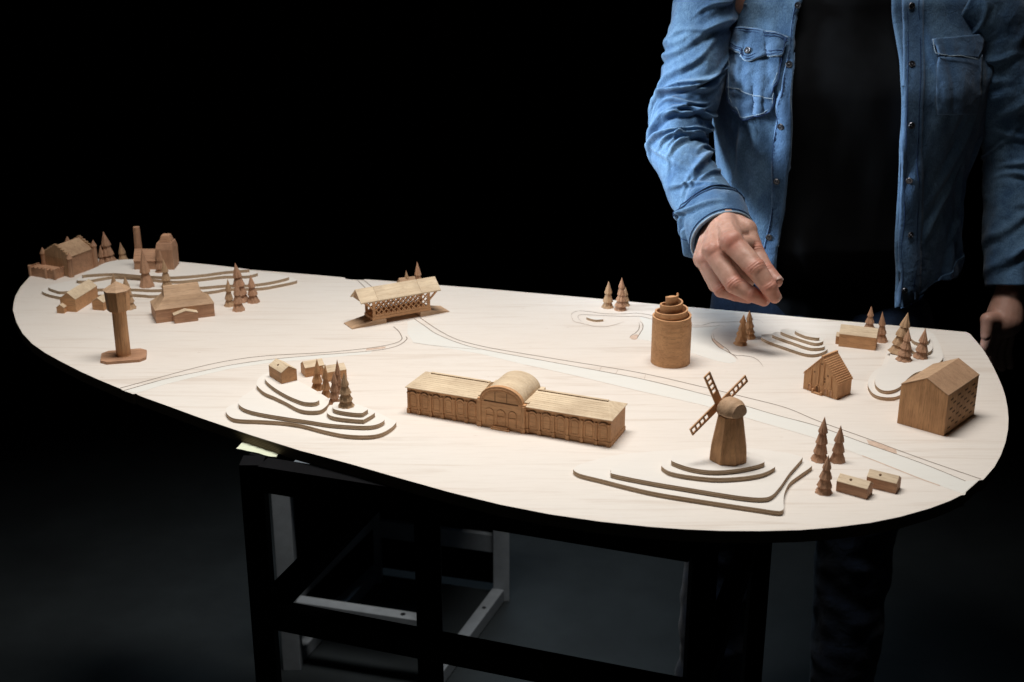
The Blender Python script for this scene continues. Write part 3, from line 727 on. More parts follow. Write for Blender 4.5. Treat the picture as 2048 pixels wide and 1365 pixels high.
# cap: capsule along the sail axis
ax = math.atan2(.8, -.6) - math.radians(12)
cd = Vector((math.cos(ax), math.sin(ax), 0)); ch = Vector((-math.sin(ax), math.cos(ax), 0)) * -1
cm = MB(); nr = 28; R_ = 0.0225; rings = []
for i in range(15):
    q = -1 + 2 * i / 14
    xx = q * .0205 + .001; rr_ = R_ * (max(0.0, 1 - (abs(q) ** 2.6)) ** .5 if q > 0 else max(0.55, (1 - (abs(q) ** 4) * .75)) ** .5)
    if i == 14: rr_ = .001
    rings.append((xx, rr_))
vs = []
for xx, rr_ in rings:
    for k in range(nr):
        a = 2 * math.pi * k / nr
        zz = math.sin(a) * rr_ * 1.0
        if zz < 0: zz *= .42
        vs.append(cd * xx + ch * (math.cos(a) * rr_) + Vector((0, 0, hb + .0065 + zz)))
cm.add(vs, [])
for i in range(14):
    for k in range(nr):
        j = (k + 1) % nr; cm.f.append((i * nr + k, i * nr + j, (i + 1) * nr + j, (i + 1) * nr + k)); cm.m.append(0)
cm.f.append(tuple(range(nr))); cm.m.append(0); cm.f.append(tuple(14 * nr + k for k in range(nr))); cm.m.append(0)
cap = build('cap', cm, OAK['dull_x'], mill, smooth=True, angle=35)
build('shaft', MB().tube([Vector((0, 0, hb + .0075)) + cd * .018, Vector((0, 0, hb + .0075)) + cd * .030], .0018, 10), OAK['gold_x'], cap)
hub = Vector((0, 0, hb + .0075)) + cd * .027
hubz = hub
def sail(ang):
    # blade plane spanned by ch (horizontal) and z
    d = ch * math.cos(ang) + Vector((0, 0, 1)) * math.sin(ang); w = cd.cross(d)
    Mx = Matrix(((d.x, w.x, cd.x, hub.x), (d.y, w.y, cd.y, hub.y), (d.z, w.z, cd.z, hub.z), (0, 0, 0, 1)))
    m_ = MB(); Ls = .070; w0, w1 = -.0062, .0088; th = .0011
    m_.box(.004, Ls * .40, w0, w1, -th, th, 0, Mx)
    m_.box(Ls * .40, Ls, w0, w0 + .0034, -th, th, 0, Mx)
    m_.box(Ls * .40, Ls, w1 - .0036, w1, -th, th, 0, Mx)
    xs = [Ls * .40 + (Ls * .60) * k / 4 for k in range(5)]
    for x in xs[1:]: m_.box(x - .0030, x, w0 + .0034, w1 - .0036, -th, th, 0, Mx)
    return build('sail', m_, OAK['gold_x'], mill)
be = math.radians(29)
for k in range(4): sail(be + k * math.pi / 2)

# --- water tower
wc = at(250, 722, T)
wt = thing('water_tower', 'tall carved water tower with octagonal head on an octagonal base plate', 'water tower', at(248, 716, T), math.radians(13))
bx, by, cc = .0455, .034, .013
pol = [(-bx + cc, -by), (bx - cc, -by), (bx, -by + cc), (bx, by - cc), (bx - cc, by), (-bx + cc, by), (-bx, by - cc), (-bx, -by + cc)]
build('base_plate', MB().prism(pol, 0, .0062), OAK['red_x'], wt, bevel=.0006)
HT = hh((248, 716), (232, 563)) 
hr_, rr_ = .0258, .0148
build('shaft', MB().lathe([(rr_ * 1.08, .0062), (rr_ * 1.0, .008), (rr_ * .97, HT - .060)], 16), OAK['gold_z'], wt, bevel=.0003)
build('tank', MB().lathe([(hr_ * .90, HT - .060), (hr_, HT - .0185)], 8), OAK['gold_z'], wt, bevel=.0005)
build('roof', MB().lathe([(hr_ * 1.08, HT - .0182), (hr_ * 1.10, HT - .0165), (.0008, HT)], 8), OAK['dull_x'], wt, bevel=.0004)

# --- coiled tower
rc_ = at(1345, 738, T); R0 = 39.2 / 2600 * 2.66
cc_ = Vector((rc_.x, rc_.y + R0, T))
coil = thing('coiled_tower', 'round carved tower whose rim coils inward and upward like a rolled sheet', 'tower', cc_, 0)
h1 = hh((1345, 740), (1345, 647))
def ribbon(r_of, zb, zt_of, a0, a1, n=150, w=.0032):
    m_ = MB(); vs = []
    for i in range(n + 1):
        a = a0 + (a1 - a0) * i / n; r = r_of(i / n); zt_ = zt_of(i / n)
        for (rr2, zz) in ((r, zb), (r, zt_), (r - w, zt_), (r - w, zb)):
            vs.append((rr2 * math.cos(a), rr2 * math.sin(a), zz))
    m_.add(vs, [])
    for i in range(n):
        for k in range(4):
            j = (k + 1) % 4; m_.f.append((4 * i + k, 4 * i + j, 4 * i + 4 + j, 4 * i + 4 + k)); m_.m.append(0)
    m_.f.append((3, 2, 1, 0)); m_.m.append(0); m_.f.append((4 * n, 4 * n + 1, 4 * n + 2, 4 * n + 3)); m_.m.append(0)
    return m_
turns = 4.0
HTOP = hh((1345, 722), (1352, 603)) - .004
def rof(q):
    return R0 - (R0 - .0085) * min(1, q * 1.0) ** 1.0
def zof(q): return h1 - .004 + (HTOP - h1 + .004) * q ** 0.92
q0 = 1 / turns
# outer drum
build('drum', MB().lathe([(R0, 0), (R0, h1 - .0136)], 96), OAK['gold_x'], coil, smooth=True, angle=40)
def lin(tab, x):
    for (a, va), (b, vb) in zip(tab[:-1], tab[1:]):
        if x <= b: return va + (vb - va) * (x - a) / (b - a)
    return tab[-1][1]
NT = 3.95
def rof2(q): return R0 * lin([(0, .999), (.72, .998), (1.1, .93), (1.69, .85), (2.69, .57), (3.69, .30), (4, .26)], q * NT)
def zof2(q): return lin([(0, h1 + .001), (.69, h1 + .0005), (1.69, h1 + .0135), (2.69, h1 + .028), (3.69, h1 + .044), (4, h1 + .047)], q * NT)
build('coiled_rim', ribbon(rof2, h1 - .0135, zof2, math.radians(20), math.radians(20) + 2 * math.pi * NT, 320, .0036), OAK['gold_x'], coil, smooth=True, angle=40)
build('core', MB().lathe([(R0 * .27, h1 - .013), (R0 * .27, h1 + .040)], 40), OAK['gold_x'], coil, smooth=True, angle=40)
HTOP = h1 + .046
ea = math.radians(20) + 2 * math.pi * NT
re_ = R0 * .26 - .0016
build('end_knob', MB().lathe([(.0022, HTOP - .012), (.0024, HTOP + .001), (.0018, HTOP + .0026), (.0005, HTOP + .0032)], 12, c=(re_ * math.cos(ea), re_ * math.sin(ea))), OAK['gold_x'], coil, smooth=True)
build('rim_knob', MB().lathe([(.0028, h1 - .013), (.0028, h1 - .0015), (.001, h1 - .0008)], 12, c=((R0 + .0004) * math.cos(.35), (R0 + .0004) * math.sin(.35))), OAK['gold_x'], coil, smooth=True)

# --- covered bridge
br, L = base('covered_bridge', 'roofed timber bridge with diagonal lattice sides and sloping ramps at both ends', 'bridge', (704, 659.4), (899.4, 624.2))
Wd = depth_of((704, 659.4), (899.4, 624.2), (899.4, 624.2)) if False else 0.046
k_ = L / 0.2322
dk = .0115                      # deck height
xa, xb = .215 * L, .80 * L      # house body
ga, gb = .345 * L, .695 * L     # gap under the deck
build('ramp', MB().xprism([(0, 0)] * 0 + [(0, 0), (Wd, 0), (Wd, .0012), (0, .0012)], 0, .001).yprism([(0.0, 0), (ga, 0), (ga, dk), (xa, dk), (0.0, .0015)], 0, Wd), OAK['dull_x'], br, bevel=.0003)
build('ramp', MB().yprism([(gb, 0), (L, 0), (L, .0015), (xb, dk), (gb, dk)], 0, Wd), OAK['dull_x'], br, bevel=.0003)
build('deck', MB().box(xa - .002, xb + .002, .0008, Wd - .0008, dk + .0001, dk + .0065), OAK['gold_x'], br, bevel=.0004)
wz0 = dk + .0067; wzt = wz0 + .0435
def lattice(y0, y1):
    m_ = MB()
    m_.box(xa, xb, y0, y1, wz0, wz0 + .0055); m_.box(xa - .012, xb + .012, y0, y1, wzt - .005, wzt)
    m_.box(xa, xa + .0065, y0, y1, wz0 + .0055, wzt - .005); m_.box(xb - .0065, xb, y0, y1, wz0 + .0055, wzt - .005)
    za, zb = wz0 + .0056, wzt - .0051; xs0, xs1 = xa + .0066, xb - .0066; hgt_ = zb - za
    st = .0122; x = xs0 - hgt_
    wd = .0026
    while x < xs1:
        for sgn in (1, -1):
            # clip the diagonal to the panel
            if sgn == 1: p0, p1 = (x, za), (x + hgt_, zb)
            else: p0, p1 = (x, zb), (x + hgt_, za)
            t0 = max(0, (xs0 - p0[0]) / hgt_); t1 = min(1, (xs1 - p0[0]) / hgt_)
            if t1 - t0 > .02:
                a_ = (p0[0] + (p1[0] - p0[0]) * t0, p0[1] + (p1[1] - p0[1]) * t0); b__ = (p0[0] + (p1[0] - p0[0]) * t1, p0[1] + (p1[1] - p0[1]) * t1)
                off = .00005 if sgn == 1 else -.00005
                m_.bar((a_[0], (y0 + y1) / 2 + off, a_[1]), (b__[0], (y0 + y1) / 2 + off, b__[1]), wd, (y1 - y0) * .9)
        x += st
    # flaring end braces
    for (xe, sg) in ((xa, -1), (xb, 1)):
        m_.yprism([(xe, wzt - .022), (xe + sg * .0001, wzt - .026), (xe + sg * .021, wzt - .006), (xe + sg * .021, wzt - .0045), (xe + sg * .016, wzt - .005), (xe, wzt - .0205)], y0, y1)
        m_.box(min(xe, xe + sg * .021), max(xe, xe + sg * .021), y0 + .0002, y1 - .0002, wzt - .0051, wzt - .0002)
    return m_
build('lattice_wall', lattice(.0015, .0040), OAK['gold_x'], br)
build('lattice_wall', lattice(Wd - .0040, Wd - .0015), OAK['gold_x'], br)
xr0, xr1 = xa - .031, xb + .024
rh = wzt + .0195; ro_ = .0062
rfp = [(-ro_, wzt - .0055), (Wd / 2, rh - .001), (Wd + ro_, wzt - .0055), (Wd + ro_, wzt - .0030), (Wd / 2, rh + .0015), (-ro_, wzt - .0030)]
for (a_, b__) in ((xr0, xr0 + .042), (xr0 + .0424, xr1 - .048), (xr1 - .0476, xr1)):
    build('roof', MB().xprism(rfp, a_, b__), OAK['pale_x'], br, bevel=.0003)
for xg in (xr0 + .004, xr1 - .0065):
    build('gable_board', MB().xprism([(0.001, wzt - .004), (Wd - .001, wzt - .004), (Wd / 2, rh - .003)], xg, xg + .0025), OAK['dull_x'], br)
cot, L = base('cottage', 'small cottage roof peeking over the covered bridge between two firs', 'model house', (803, 588), (834, 584))
bd, rf = gable_x(L, .03, .020, .034, .001)
build('wall', bd, OAK['dull_x'], cot, bevel=BV); build('roof', rf, OAK['dull_x'], cot)

# --- castle
cs, L = base('castle', 'carved castle with four cone-topped turrets, stepped gables and a lower forebuilding', 'castle', (92, 546), (143, 554))
D = depth_of((92, 546), (143, 554), (186, 535)) 
he = .050; hr = .074
build('keep', MB().yprism([(0, 0), (L, 0), (L, he), (L / 2, hr), (0, he)], 0, D), OAK['red_x'], cs, bevel=BV)
for y0, y1 in ((-.0025, .0035), (D - .0035, D + .0025)):
    m_ = MB(); ns = 5
    for k in range(ns):
        xx0 = L / 2 * k / ns; z_ = he + (hr - he) * (k + 1) / ns + .003
        m_.box(xx0, xx0 + L / 2 / ns - .0001, y0, y1, 0 if False else he - .006, z_); m_.box(L - xx0 - L / 2 / ns + .0001, L - xx0, y0, y1, he - .006, z_)
    m_.box(0.0001, L - .0001, y0 + .0003, y1 - .0003, 0, he - .006)
    m_.box(L / 2 - .002, L / 2 + .002, y0 - .0002, y1 + .0002, hr, hr + .006)
    build('stepped_gable', m_, OAK['dull_z'], cs, bevel=.0003)
for xx0, s in ((0, -1), (L, 1)):
    rfm = MB().yprism([(xx0 + s * .001, he - .0008), (L / 2, hr + .0003), (L / 2, hr + .0018), (xx0 + s * .001, he + .0008)], .0036, D - .0036)
    build('roof', rfm, OAK['dull_x'], cs)
for (x_, y_, hx) in ((-.001, -.001, .064), (L + .001, -.001, .060), (L + .001, D + .001, .070), (-.001, D + .001, .070)):
    tu = build('turret', MB().lathe([(.0068, 0), (.0066, hx - .014)], 8, c=(x_, y_)), OAK['red_z'], cs, bevel=.0003)
    build('turret_roof', MB().lathe([(.0078, hx - .0139), (.0080, hx - .0125), (.0004, hx + .003)], 8, c=(x_, y_)), OAK['red_z'], tu)
fl = .036
f0 = MB().box(-.018, L * .78, -fl, -.0028, 0, .0225)
build('forebuilding', f0, OAK['red_x'], cs, bevel=BV)
m_ = MB()
for k in range(7):
    x_ = -.018 + (L * .78 + .018 - .004) * k / 6; m_.box(x_, x_ + .004, -fl - .0004, -fl + .003, .0226, .026)
for k in range(4):
    y_ = -fl + .006 + (fl - .012) * k / 3
    m_.box(L * .78 - .003, L * .78 + .0004, y_, y_ + .004, .0226, .026); m_.box(-.0184, -.015, y_, y_ + .004, .0226, .026)
build('battlement', m_, OAK['red_x'], cs)
for x_ in (-.016, L * .78 * .55, L * .78 - .001):
    build('buttress', MB().lathe([(.0042, 0), (.0040, .027), (.003, .028)], 8, c=(x_, -fl)), OAK['red_z'], cs)

# --- factory on the hill
zF = T + 4 * .0075
fa, L = base('factory', 'carved factory with round chimney, low gabled hall and stout tower on the hill', 'factory', (269, 539.5), (312, 539.5), zF)
bd, rf = gable_x(L, .040, .022, .046, .001)
build('hall_wall', bd, OAK['red_x'], fa, bevel=BV); build('hall_roof', rf, OAK['red_x'], fa)
build('chimney', MB().lathe([(.0100, 0), (.0096, .030), (.0078, hh((272, 540), (268, 461), zF))], 20, c=(.006, .030)), OAK['red_z'], fa, smooth=True)
Lt = .042; xt = L + .003; Dt = .050; ht_ = .066
build('tower', MB().prism([(xt, -.002), (xt + Lt, -.002), (xt + Lt, Dt), (xt, Dt)], 0, ht_ - .016).prism([(xt, -.002), (xt + Lt, -.002), (xt + Lt, Dt), (xt, Dt)], ht_ - .0159, ht_, top=[(xt + .003, .004), (xt + Lt - .003, .004), (xt + Lt - .003, Dt - .006), (xt + .003, Dt - .006)]), OAK['red_z'], fa, bevel=.001)
build('tower_roof', MB().prism([(xt + .008, .008), (xt + Lt - .005, .008), (xt + Lt - .005, Dt - .010), (xt + .008, Dt - .010)], ht_ + .0002, ht_ + .016, top=[(xt + .013, .013), (xt + Lt - .010, .013), (xt + Lt - .010, Dt - .015), (xt + .013, Dt - .015)]), OAK['red_x'], fa, bevel=.001)

# --- left barn with small entrance, and annex cottage
ba, L = base('barn', 'pale long barn with a tiny gabled porch in front of its end wall', 'model barn', (122.5, 623), (153.3, 624.9))
D = .105
sp = math.radians(-14)
bd, rf = gable_y(L, D, hh((153.3, 624.9), (151.3, 600)), hh((138, 622), (133, 586)) + .002, .0004)
build('wall', bd, OAK['gold_x'], ba, bevel=BV); build('roof', rf, OAK['pale_x'], ba)
p1, p2 = gable_y(.018, .014, .013, .020, .0004, -.003, -.0142)
build('porch', p1, OAK['gold_x'], ba, bevel=BV); build('porch_roof', p2, OAK['pale_x'], ba)
build('dormer', MB().box(-.006, L * .3, D * .72, D * .86, 0, .030), OAK['gold_x'], ba, bevel=BV)
an, L = base('cottage', 'tiny cottage half hidden behind the water tower beside the pale barn', 'model house', (185, 620), (208, 622))
p1, p2 = gable_y(L, .035, .019, .029, .0004)
build('wall', p1, OAK['gold_x'], an, bevel=BV); build('roof', p2, OAK['pale_x'], an)

# --- thatched farmhouse
fh, L = base('farmhouse', 'broad farmhouse with a steep flared hipped roof and gabled porch', 'model house', (312.8, 647.5), (430, 632.7))
D = depth_of((312.8, 647.5), (430, 632.7), (305, 624)) if False else .070
e1 = hh((312.8, 647.5), (310.8, 621.8)); rz_ = hh((312.8, 647.5), (325, 569.5)) * .86
build('wall', MB().box(0, L, 0, D, 0, e1), OAK['red_x'], fh, bevel=BV)
m_ = MB(); zr = .074; zf_ = e1 + .023
q0_ = [(-.0015, -.0015, e1 + .0002), (L + .0015, -.0015, e1 + .0002), (L + .0015, D + .0015, e1 + .0002), (-.0015, D + .0015, e1 + .0002)]
ia, ib = .024, .021
q1_ = [(ia, .016, zf_), (L - ia, .016, zf_), (L - ia, D - .016, zf_), (ia, D - .016, zf_)]
q2_ = [(ia + .002, D / 2 - .0035, zr), (L - ia - .002, D / 2 - .0035, zr), (L - ia - .002, D / 2 + .0035, zr), (ia + .002, D / 2 + .0035, zr)]
def mid(a, b, q, sag):
    return [tuple(a[i][k] + (b[i][k] - a[i][k]) * q - (sag if k == 2 else 0) for k in range(3)) for i in range(4)]
levels = [q0_, mid(q0_, q1_, .5, .0018), q1_, mid(q1_, q2_, .4, .001), q2_]
vs = [p for l in levels for p in l]; m_.add(vs, [(3, 2, 1, 0), tuple(4 * 4 + k for k in range(4))])
for l in range(4):
    for k in range(4):
        j = (k + 1) % 4; m_.f.append((4 * l + k, 4 * l + j, 4 * l + 4 + j, 4 * l + 4 + k)); m_.m.append(0)
build('roof', m_, OAK['dull_x'], fh, bevel=.0008)
px0 = .030 * 1.25
p1, p2 = gable_y(.052, .018, .019, .0265, .0008, px0, -.0182)
build('porch', p1, OAK['red_x'], fh, bevel=BV); build('porch_roof', p2, OAK['pale_x'], fh)

# --- gabled brewery
bw, L = base('gabled_house', 'tall narrow house with carved arched facade, tiled roof and steep gable', 'model house', (1605.8, 777.5), (1672.8, 800.3))
D = depth_of((1605.8, 777.5), (1672.8, 800.3), (1697.7, 786.9)) 
e1 = hh((1672.8, 800), (1673.5, 768)); r1_ = .0755
p1, p2 = gable_y(L, D, e1, r1_, .0018)
build('wall', p1, OAK['gold_z'], bw, bevel=BV)
rfo = build('roof', p2, OAK['gold_x'], bw)
for sg in (-1, 1):
    m_ = MB(); ns = 13
    for k in range(ns):
        q = (k + .6) / ns; x_ = L / 2 + sg * (L / 2 + .001) * q; z_ = r1_ - (r1_ - e1) * q + .0013
        nwave = 9
        pts = [(x_ + sg * .0006 * abs(math.sin(j * math.pi / 2)), -.0008 + (D + .0016) * j / (2 * nwave), z_ - .0006 * abs(math.sin(j * math.pi / 2))) for j in range(2 * nwave + 1)]
        m_.tube(pts, .0008, 5)
    build('tile_row', m_, OAK['gold_x'], rfo)
build('ridge_cap', MB().box(L / 2 - .0022, L / 2 + .0022, -.001, D + .001, r1_ + .0002, r1_ + .0034), OAK['gold_x'], bw, bevel=.0004)
for q in (.22, .43, .57, .80):
    zt_ = e1 + (r1_ - e1) * (1 - abs(q - .5) * 2) - .006
    build('pilaster', MB().box(L * q - .0013, L * q + .0013, -.0018, .0004, .020, zt_), OAK['gold_z'], bw)
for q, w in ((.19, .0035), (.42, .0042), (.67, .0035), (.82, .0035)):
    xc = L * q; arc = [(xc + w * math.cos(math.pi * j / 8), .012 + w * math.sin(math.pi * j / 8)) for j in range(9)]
    wn = build('arched_window', MB().yprism([(xc - w, .0035), (xc + w, .0035)] + arc, -.0005, .0004), PORE if q == .42 else OAK['red_x'], bw)  # darker fill paints in the shade of a carved recess
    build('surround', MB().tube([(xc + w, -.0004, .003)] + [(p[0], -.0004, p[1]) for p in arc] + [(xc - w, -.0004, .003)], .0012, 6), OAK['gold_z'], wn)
for (q, z_) in ((.42, .028), (.62, .028), (.42, .034), (.62, .034)):
    build('small_window', MB().box(L * q - .0013, L * q + .0013, -.0006, .0004, z_ - .0016, z_ + .0016), PORE, bw)
for (q, z_) in ((.31, .042), (.70, .042), (.50, .062)):
    build('round_hole', MB().tube([(L * q, -.0006, z_), (L * q, .0004, z_)], .0016, 12), PORE, bw)
build('steps', MB().box(L * .30, L * .60, -.006, -.0006, 0, .003).box(L * .30, L * .35, -.006, -.0006, .003, .009).box(L * .55, L * .60, -.006, -.0006, .003, .007), OAK['gold_z'], bw, bevel=.0003)

# --- big house
bh, L = base('warehouse', 'largest plain house block with rows of small dark windows in its side wall', 'model house', (1793.7, 846.6), (1887, 873))
D = depth_of((1793.7, 846.6), (1887, 873), (1952, 830))
e1 = hh((1887, 873), (1895.5, 792.8)); r1_ = e1 + .022
p1 = MB().yprism([(0, 0), (L, 0), (L, e1), (L * .53, r1_), (0, e1 - .002)], 0, D)
build('wall', p1, OAK['gold_z'], bh, bevel=.0008)
rf = MB().yprism([(-.0006, e1 - .0018), (L * .53, r1_ + .0003), (L + .0006, e1 + .0002), (L + .0006, e1 + .0018), (L * .53, r1_ + .002), (-.0006, e1)], -.0006, D + .0006)
bro = build('roof', rf, OAK['dull_x'], bh, bevel=.0005)
m_ = MB()
for k in range(26):
    q = (k + .5) / 26; z_ = r1_ + .002 + (e1 + .0018 - r1_ - .002) * q; x_ = L * .53 + (L + .0006 - L * .53) * q
    m_.box(x_ - .00022, x_ + .00022, .0, D, z_ - .0004, z_ + .00035)
build('roof_rib', m_, OAK['red_x'], bro)
for r in range(7):
    for c in range(4):
        y_ = D * (.10 + .235 * c + (.10 if r % 2 else 0)); z_ = e1 * (.12 + .118 * r)
        build('window', MB().box(L - .0006, L + .0003, y_, y_ + D * .085, z_, z_ + .0034), PORE, bh)

# --- long barn at the rear right
lb, L = base('barn', 'plain long barn with pale ribbed roof and two firs behind it', 'model barn', (1676.6, 693), (1750.2, 701.8))
D = .040; e1 = hh((1676.6, 693), (1678, 668))
bd, rf = gable_x(L, D, e1, e1 + .014, .001)
build('wall', bd, OAK['gold_x'], lb, bevel=BV); build('roof', rf, OAK['pale_x'], lb)
bd, rf = gable_x(.0078, .020, .017, .023, .0004, -.008, .012)
build('annex', bd, OAK['gold_x'], lb, bevel=BV); build('annex_roof', rf, OAK['pale_x'], lb)

# --- small cottages
def cottage(label, a, b, D, e, r, z=T, wall='red_x', roof='pale_x', chim=(.4, .3), along=True, group='small carved cottages'):
    o, L = base('cottage', label, 'model house', a, b, z, group)
    g = gable_x if along else gable_y
    bd, rf = g(L, D, e, r, .0002)
    build('wall', bd, OAK[wall], o, bevel=BV); ro = build('roof', rf, OAK[roof], o, bevel=.0003)
    if chim:
        xx, yy = chim[0] * L, chim[1] * D
        zz = e + (r - e) * (yy / (D / 2)) if along else e + (r - e) * (1 - abs(xx - L / 2) / (L / 2))
        build('chimney_stub', MB().lathe([(.0026, zz - .001), (.0024, zz + .0016), (.0012, zz + .0024)], 7, c=(xx, yy)), PORE, ro)
    return o
cottage('tiny cottage with dark chimney stub, right beside the nearest front right fir', (1671.3, 982.6), (1732.5, 999.7), .026, .0175, .026)
cottage('tiny cottage with dark chimney stub at the far right front, second one from the fir', (1731.5, 974), (1791, 988.5), .026, .0175, .026)
cottage('boxy cottage with chimney stub alone on the top terrace of the middle hill', (538.6, 752.6), (563.7, 768.5), .033, .0215, .0315, T + .0344, 'gold_x', 'pale_x', (.45, .28), True)
cottage('low cottage directly behind the left firs of the middle hill', (611, 755.5), (650, 749), .030, .019, .028, T, 'gold_x', 'pale_x', None)
cottage('low cottage behind the right firs of the middle hill', (652, 765), (694, 758), .030, .019, .028, T, 'gold_x', 'pale_x', None)
# ------------------------------------------------------------------ the person
PS = 2.77 / FPX          # metres (units) per photograph pixel at the hand
def capsule(mb_, a, b, ra, rb, n=18, flat=None):
    """tapered capsule; flat=(direction, factor) squashes the section"""
    a = Vector(a); b = Vector(b); t_ = (b - a); L_ = t_.length
    if L_ < 1e-6: t_ = Vector((0, 0, 1)); L_ = 1e-6
    t_.normalize()
    up = flat[0].normalized() if flat else (Vector((0, 0, 1)) if abs(t_.z) < .9 else Vector((1, 0, 0)))
    x = t_.cross(up).normalized(); y = x.cross(t_).normalized()
    o = len(mb_.v); rows = []
    for k in range(1, 6): q = math.pi / 2 * k / 6; rows.append((-ra * math.cos(q), ra * math.sin(q)))
    for k in range(5): q = k / 4; rows.append((L_ * q, ra + (rb - ra) * q))
    for k in range(1, 6): q = math.pi / 2 * k / 6; rows.append((L_ + rb * math.sin(q), rb * math.cos(q)))
    f_ = flat[1] if flat else 1
    for (s_, r_) in rows:
        for k in range(n):
            c_ = 2 * math.pi * k / n
            mb_.v.append(tuple(a + t_ * s_ + x * (math.cos(c_) * r_) + y * (math.sin(c_) * r_ * f_)))
    for i in range(len(rows) - 1):
        for k in range(n):
            j = (k + 1) % n
            mb_.f.append((o + i * n + k, o + i * n + j, o + (i + 1) * n + j, o + (i + 1) * n + k)); mb_.m.append(0)
    mb_.f.append(tuple(o + k for k in range(n - 1, -1, -1))); mb_.m.append(0)
    e = o + (len(rows) - 1) * n; mb_.f.append(tuple(e + k for k in range(n))); mb_.m.append(0)
def chain(mb_, pts, flat=None):
    for (a, ra), (b, rb_) in zip(pts[:-1], pts[1:]): capsule(mb_, a, b, ra, rb_, flat=flat)
def remesh(mb_, voxel, smooth_it=6, fac=0.5):
    me = bpy.data.meshes.new('tmp'); me.from_pydata(mb_.v, [], mb_.f)
    bm = bmesh.new(); bm.from_mesh(me); bmesh.ops.recalc_face_normals(bm, faces=bm.faces); bm.to_mesh(me); bm.free()
    o = bpy.data.objects.new('tmp', me); COL.objects.link(o)
    r = o.modifiers.new('r', 'REMESH'); r.mode = 'VOXEL'; r.voxel_size = voxel; r.adaptivity = 0
    s_ = o.modifiers.new('s', 'SMOOTH'); s_.factor = fac; s_.iterations = smooth_it
    dg = bpy.context.evaluated_depsgraph_get(); ev = o.evaluated_get(dg); m2 = ev.to_mesh()
    V = [tuple(v.co) for v in m2.vertices]; F = [tuple(p.vertices) for p in m2.polygons]; Nn = [tuple(v.normal) for v in m2.vertices]
    ev.to_mesh_clear(); bpy.data.objects.remove(o); bpy.data.meshes.remove(me)
    return V, F, Nn

def J(x, y, Y, r=0): return (aty(x, y, Y), r * PS)
W0 = J(1412, 400, 2.87, 36); W1 = J(1450, 446, 2.735, 35)
C1 = J(1490, 462, 2.70, 22)
IDX = [J(1463, 484, 2.612, 22.5), J(1511, 537, 2.560, 20), J(1537, 574, 2.542, 16.5), J(1549, 594, 2.540, 13.5)]
MID = [J(1426, 502, 2.632, 21), J(1468, 569, 2.575, 18.5), J(1503, 589, 2.560, 15.5), J(1528, 601, 2.556, 12.5)]
RNG = [J(1411, 517, 2.655, 18), J(1443, 579, 2.610, 16.5), J(1471, 589, 2.597, 14), J(1496, 596, 2.59, 12)]
PNK = [J(1408, 522, 2.69, 17), J(1430, 572, 2.655, 13), J(1453, 586, 2.64, 11.5), J(1470, 590, 2.632, 10)]
THB = [C1, J(1508, 504, 2.665, 20.5), J(1532, 543, 2.625, 17), J(1552, 562, 2.60, 14)]
hm = MB()
O0 = (0, 0, H)
view = (Vector((0.35, 2.65, T + .12)) - Vector((0, 0, H))).normalized()
capsule(hm, W0[0], W1[0], .040, .037)
capsule(hm, W1[0] + Vector((-.02, .0, -.03)), RNG[0][0] + Vector((0, .02, -.006)), .033, .024)
capsule(hm, W1[0] + Vector((.01, .01, -.01)), THB[1][0], .030, .023)
for q, rp in ((IDX[0], 23), (MID[0], 23), (RNG[0], 21), (PNK[0], 18)):
    p = W1[0].lerp(q[0], .12)
    capsule(hm, p, q[0], .0315, rp * PS)
capsule(hm, W1[0], C1[0], .030, .027); capsule(hm, C1[0], IDX[0][0].lerp(W1[0], .35), .022, .022)
capsule(hm, THB[1][0].lerp(THB[0][0], .35), IDX[0][0].lerp(IDX[1][0], .12), .019, .016)   # thumb web
capsule(hm, W1[0] + Vector((0, .03, -.02)), IDX[0][0] + Vector((0, .045, -.02)), .026, .020); capsule(hm, W1[0] + Vector((0, .03, -.02)), RNG[0][0] + Vector((0, .03, -.015)), .024, .018)
capsule(hm, J(1462, 500, 2.705)[0], J(1496, 562, 2.672)[0], .026, .015)
capsule(hm, J(1440, 520, 2.72)[0], J(1478, 575, 2.675)[0], .024, .014)
for fg in (IDX, MID, RNG, PNK, THB):
    chain(hm, fg)
    for k, q in enumerate(fg[1:3]): capsule(hm, q[0] - view * q[1] * .10, q[0] - view * q[1] * .10 + Vector((0, 0, 1e-4)), q[1] * 1.04, q[1] * 1.04)
for q, b_ in ((IDX[0], 1.02), (MID[0], .98), (RNG[0], .98)):
    p = q[0] - view * q[1] * .20; capsule(hm, p, p + Vector((0, 0, 1e-4)), q[1] * b_, q[1] * b_)
HV, HF, HN = remesh(hm, 0.0020, 7, 0.5)
# creases over the finger joints, faint tendons on the back of the hand
HVn = np.array(HV); HNn = np.array(HN); vw = np.array(view)
disp = np.zeros(len(HVn)); red = np.zeros(len(HVn))
for fg in (IDX, MID, RNG, THB):
    for k in (1, 2):
        p0, p1, p2 = (np.array(fg[k - 1][0]), np.array(fg[k][0]), np.array(fg[k + 1][0]))
        ax_ = (p2 - p0) / np.linalg.norm(p2 - p0); d_ = HVn - p1; s_ = d_ @ ax_
        near = np.linalg.norm(d_ - np.outer(s_, ax_), axis=1) < fg[k][1] * 1.35
        dors = np.clip(-(HNn @ vw) * 1.4 - .25, 0, 1)
        side = d_ @ np.cross(ax_, vw)
        for off, am in ((-.0075, .55), (-.0025, 1.0), (.003, .9), (.008, .5)):
            cv = off * (1 + 14 * abs(side)) if True else off
            disp -= np.where(near, .0015 * am * (1 if k == 1 else .7) * dors * np.exp(-((s_ - off * (1 - 0.0) - side * side * 8 * np.sign(off)) / .0011) ** 2), 0)
        red += np.where(near, .8 * np.exp(-(s_ / .014) ** 2), 0)
